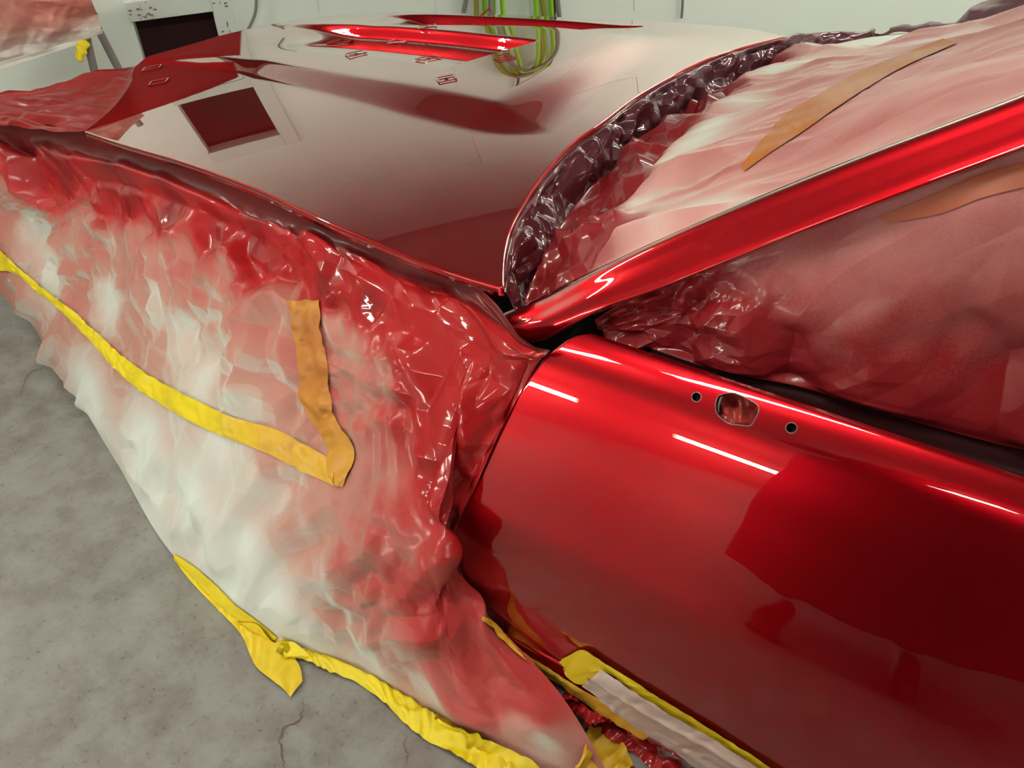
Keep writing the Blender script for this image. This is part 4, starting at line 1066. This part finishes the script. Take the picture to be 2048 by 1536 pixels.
for x, y in ((.42, -1.53), (.80, -1.53)):
    build_skin('boot', [(x, y-.05, .055), (x, y+.06, .05), (x+(x-.60)*.15, y+.17, .035)], [(0, 1), (1, 2)], [(.05, .05), (.05, .048), (.045, .032)], 1, M_SHOE, person)
# ------ head: lathe-like ellipsoid shaped into skull, jaw, nose, brows; looks at the phone
hd = Vector((.665, -1.465, 1.655)); look = (Vector((.89, -1.21, 1.77))-hd).normalized()
sdv = look.cross(Vector((0, 0, 1))).normalized(); upv = sdv.cross(look)
HR = Matrix((sdv, look, upv)).transposed()
bm = bmesh.new(); bmesh.ops.create_uvsphere(bm, u_segments=48, v_segments=36, radius=1)
for q in bm.verts:
    x, y, z = q.co
    jaw = max(0, -z); wdt = .076*(1-.28*jaw*jaw); dep = .095*(1-.12*jaw)
    X_, Y_, Z_ = x*wdt, y*dep, z*.118
    if y > 0:
        Y_ += .006*math.exp(-((z+.85)/.2)**2)*math.exp(-(x/.3)**2)               # chin
        Y_ += .022*math.exp(-((z+.16)/.17)**2)*math.exp(-(x/.14)**2)             # nose
        Y_ += .006*math.exp(-((z-.20)/.10)**2)*math.exp(-(x/.5)**2)              # brow
        Y_ -= .010*(math.exp(-((z-.04)/.10)**2)*math.exp(-((abs(x)-.38)/.16)**2))  # eye sockets
        Y_ += .005*math.exp(-((z+.50)/.06)**2)*math.exp(-(x/.24)**2)             # lips
        Y_ -= .004*math.exp(-((z+.46)/.02)**2)*math.exp(-(x/.26)**2)
    q.co = Vector((X_, Y_, Z_))
bmesh.ops.transform(bm, matrix=Matrix.Translation(hd) @ HR.to_4x4(), verts=bm.verts[:])
head = under(bm_obj('head', bm, M_SKIN, smooth_=True), person)
for s in (-1, 1):
    bm = bmesh.new(); bmesh.ops.create_uvsphere(bm, u_segments=16, v_segments=10, radius=.0125)
    bmesh.ops.transform(bm, matrix=Matrix.Translation(hd+HR @ Vector((s*.030, .078, .005))), verts=bm.verts[:])
    under(bm_obj('eye', bm, plain('eye_white', (.7, .68, .65), .2), smooth_=True), head)
    bm = bmesh.new(); bmesh.ops.create_uvsphere(bm, u_segments=16, v_segments=10, radius=1)
    bmesh.ops.transform(bm, matrix=Matrix.Translation(hd+HR @ Vector((s*.078, -.004, -.005))) @ HR.to_4x4() @ Matrix.Diagonal((.010, .018, .030, 1)), verts=bm.verts[:])
    under(bm_obj('ear', bm, M_SKIN, smooth_=True), head)
bm = bmesh.new(); bmesh.ops.create_uvsphere(bm, u_segments=40, v_segments=28, radius=1)
bmesh.ops.delete(bm, geom=[q for q in bm.verts if q.co.z < -.35 or (q.co.y > .45 and q.co.z < .55)], context='VERTS')
for q in bm.verts: q.co = Vector((q.co.x*.084, q.co.y*.103-.002, q.co.z*.125+.003))
bmesh.ops.transform(bm, matrix=Matrix.Translation(hd) @ HR.to_4x4(), verts=bm.verts[:])
under(bm_obj('hair', bm, M_HAIR, smooth_=True), head)
# ------ phone, lens at the camera's place, and the hands that hold it
V_, R_v, U_v = Vector(VIEW), Vector(RIGHT), Vector(UP)
pc = Vector(CAM)-V_*.012-R_v*.0-U_v*.025
bm = bmesh.new(); box_bm(bm, (0, 0, 0), (.155, .075, .009))
PR = Matrix((R_v, U_v, -V_)).transposed()
bmesh.ops.transform(bm, matrix=Matrix.Translation(pc) @ PR.to_4x4(), verts=bm.verts[:])
o = bm_obj('phone', bm, M_BLACK, bevel=.003); tag(o, 'black phone held up in both hands of the person', 'phone')
for s, el in ((-1, (.80, -1.23, 1.735)), (1, (1.00, -1.20, 1.73))):
    # s=-1: image-left side of the phone
    edge_c = pc+R_v*s*.080
    wrist = Vector(el)
    palm = edge_c+R_v*s*.022-V_*.018-U_v*.018
    v = [tuple(wrist), tuple(wrist.lerp(palm, .55)), tuple(palm)]; e = [(0, 1), (1, 2)]; r = [.027, (.030, .020), (.032, .018)]
    for k in range(4):
        b0 = palm+U_v*(.030-.017*k)+R_v*s*.004
        p1 = b0+V_*.022+R_v*s*(.004-.001*k)
        p2 = p1+V_*.008-R_v*s*(.022+.004*(1.5-abs(k-1.3)))
        p3 = p2-R_v*s*.014-V_*.004
        i = len(v); v += [tuple(b0), tuple(p1), tuple(p2), tuple(p3)]; e += [(2, i), (i, i+1), (i+1, i+2), (i+2, i+3)]; r += [.0092, .0088, .0080, .0070]
    i = len(v); t0 = palm-U_v*.012-V_*.006; v += [tuple(t0), tuple(t0-V_*.010+U_v*.018-R_v*s*.018), tuple(t0-V_*.002+U_v*.034-R_v*s*.034)]
    e += [(1, i), (i, i+1), (i+1, i+2)]; r += [.0115, .0100, .0082]
    build_skin('hand', v, e, r, 0, M_SKIN, person)

# long dark coat hanging from the waist
rr_c = []
for t in np.linspace(0, 1, 30):
    z = 1.16-.96*t; wx = .20+.23*t**.8; wy = .15+.10*t
    rr_c.append([(PB[0]+.06*t+math.cos(q)*wx*(1+.05*t*math.sin(7*q)), PB[1]+math.sin(q)*wy*(1+.06*t*math.sin(9*q)), z) for q in np.linspace(0, 2*PI, 61)])
G = np.array(rr_c)
o = under(link('coat', grid_mesh('coat', G), M_CLOTH), person)
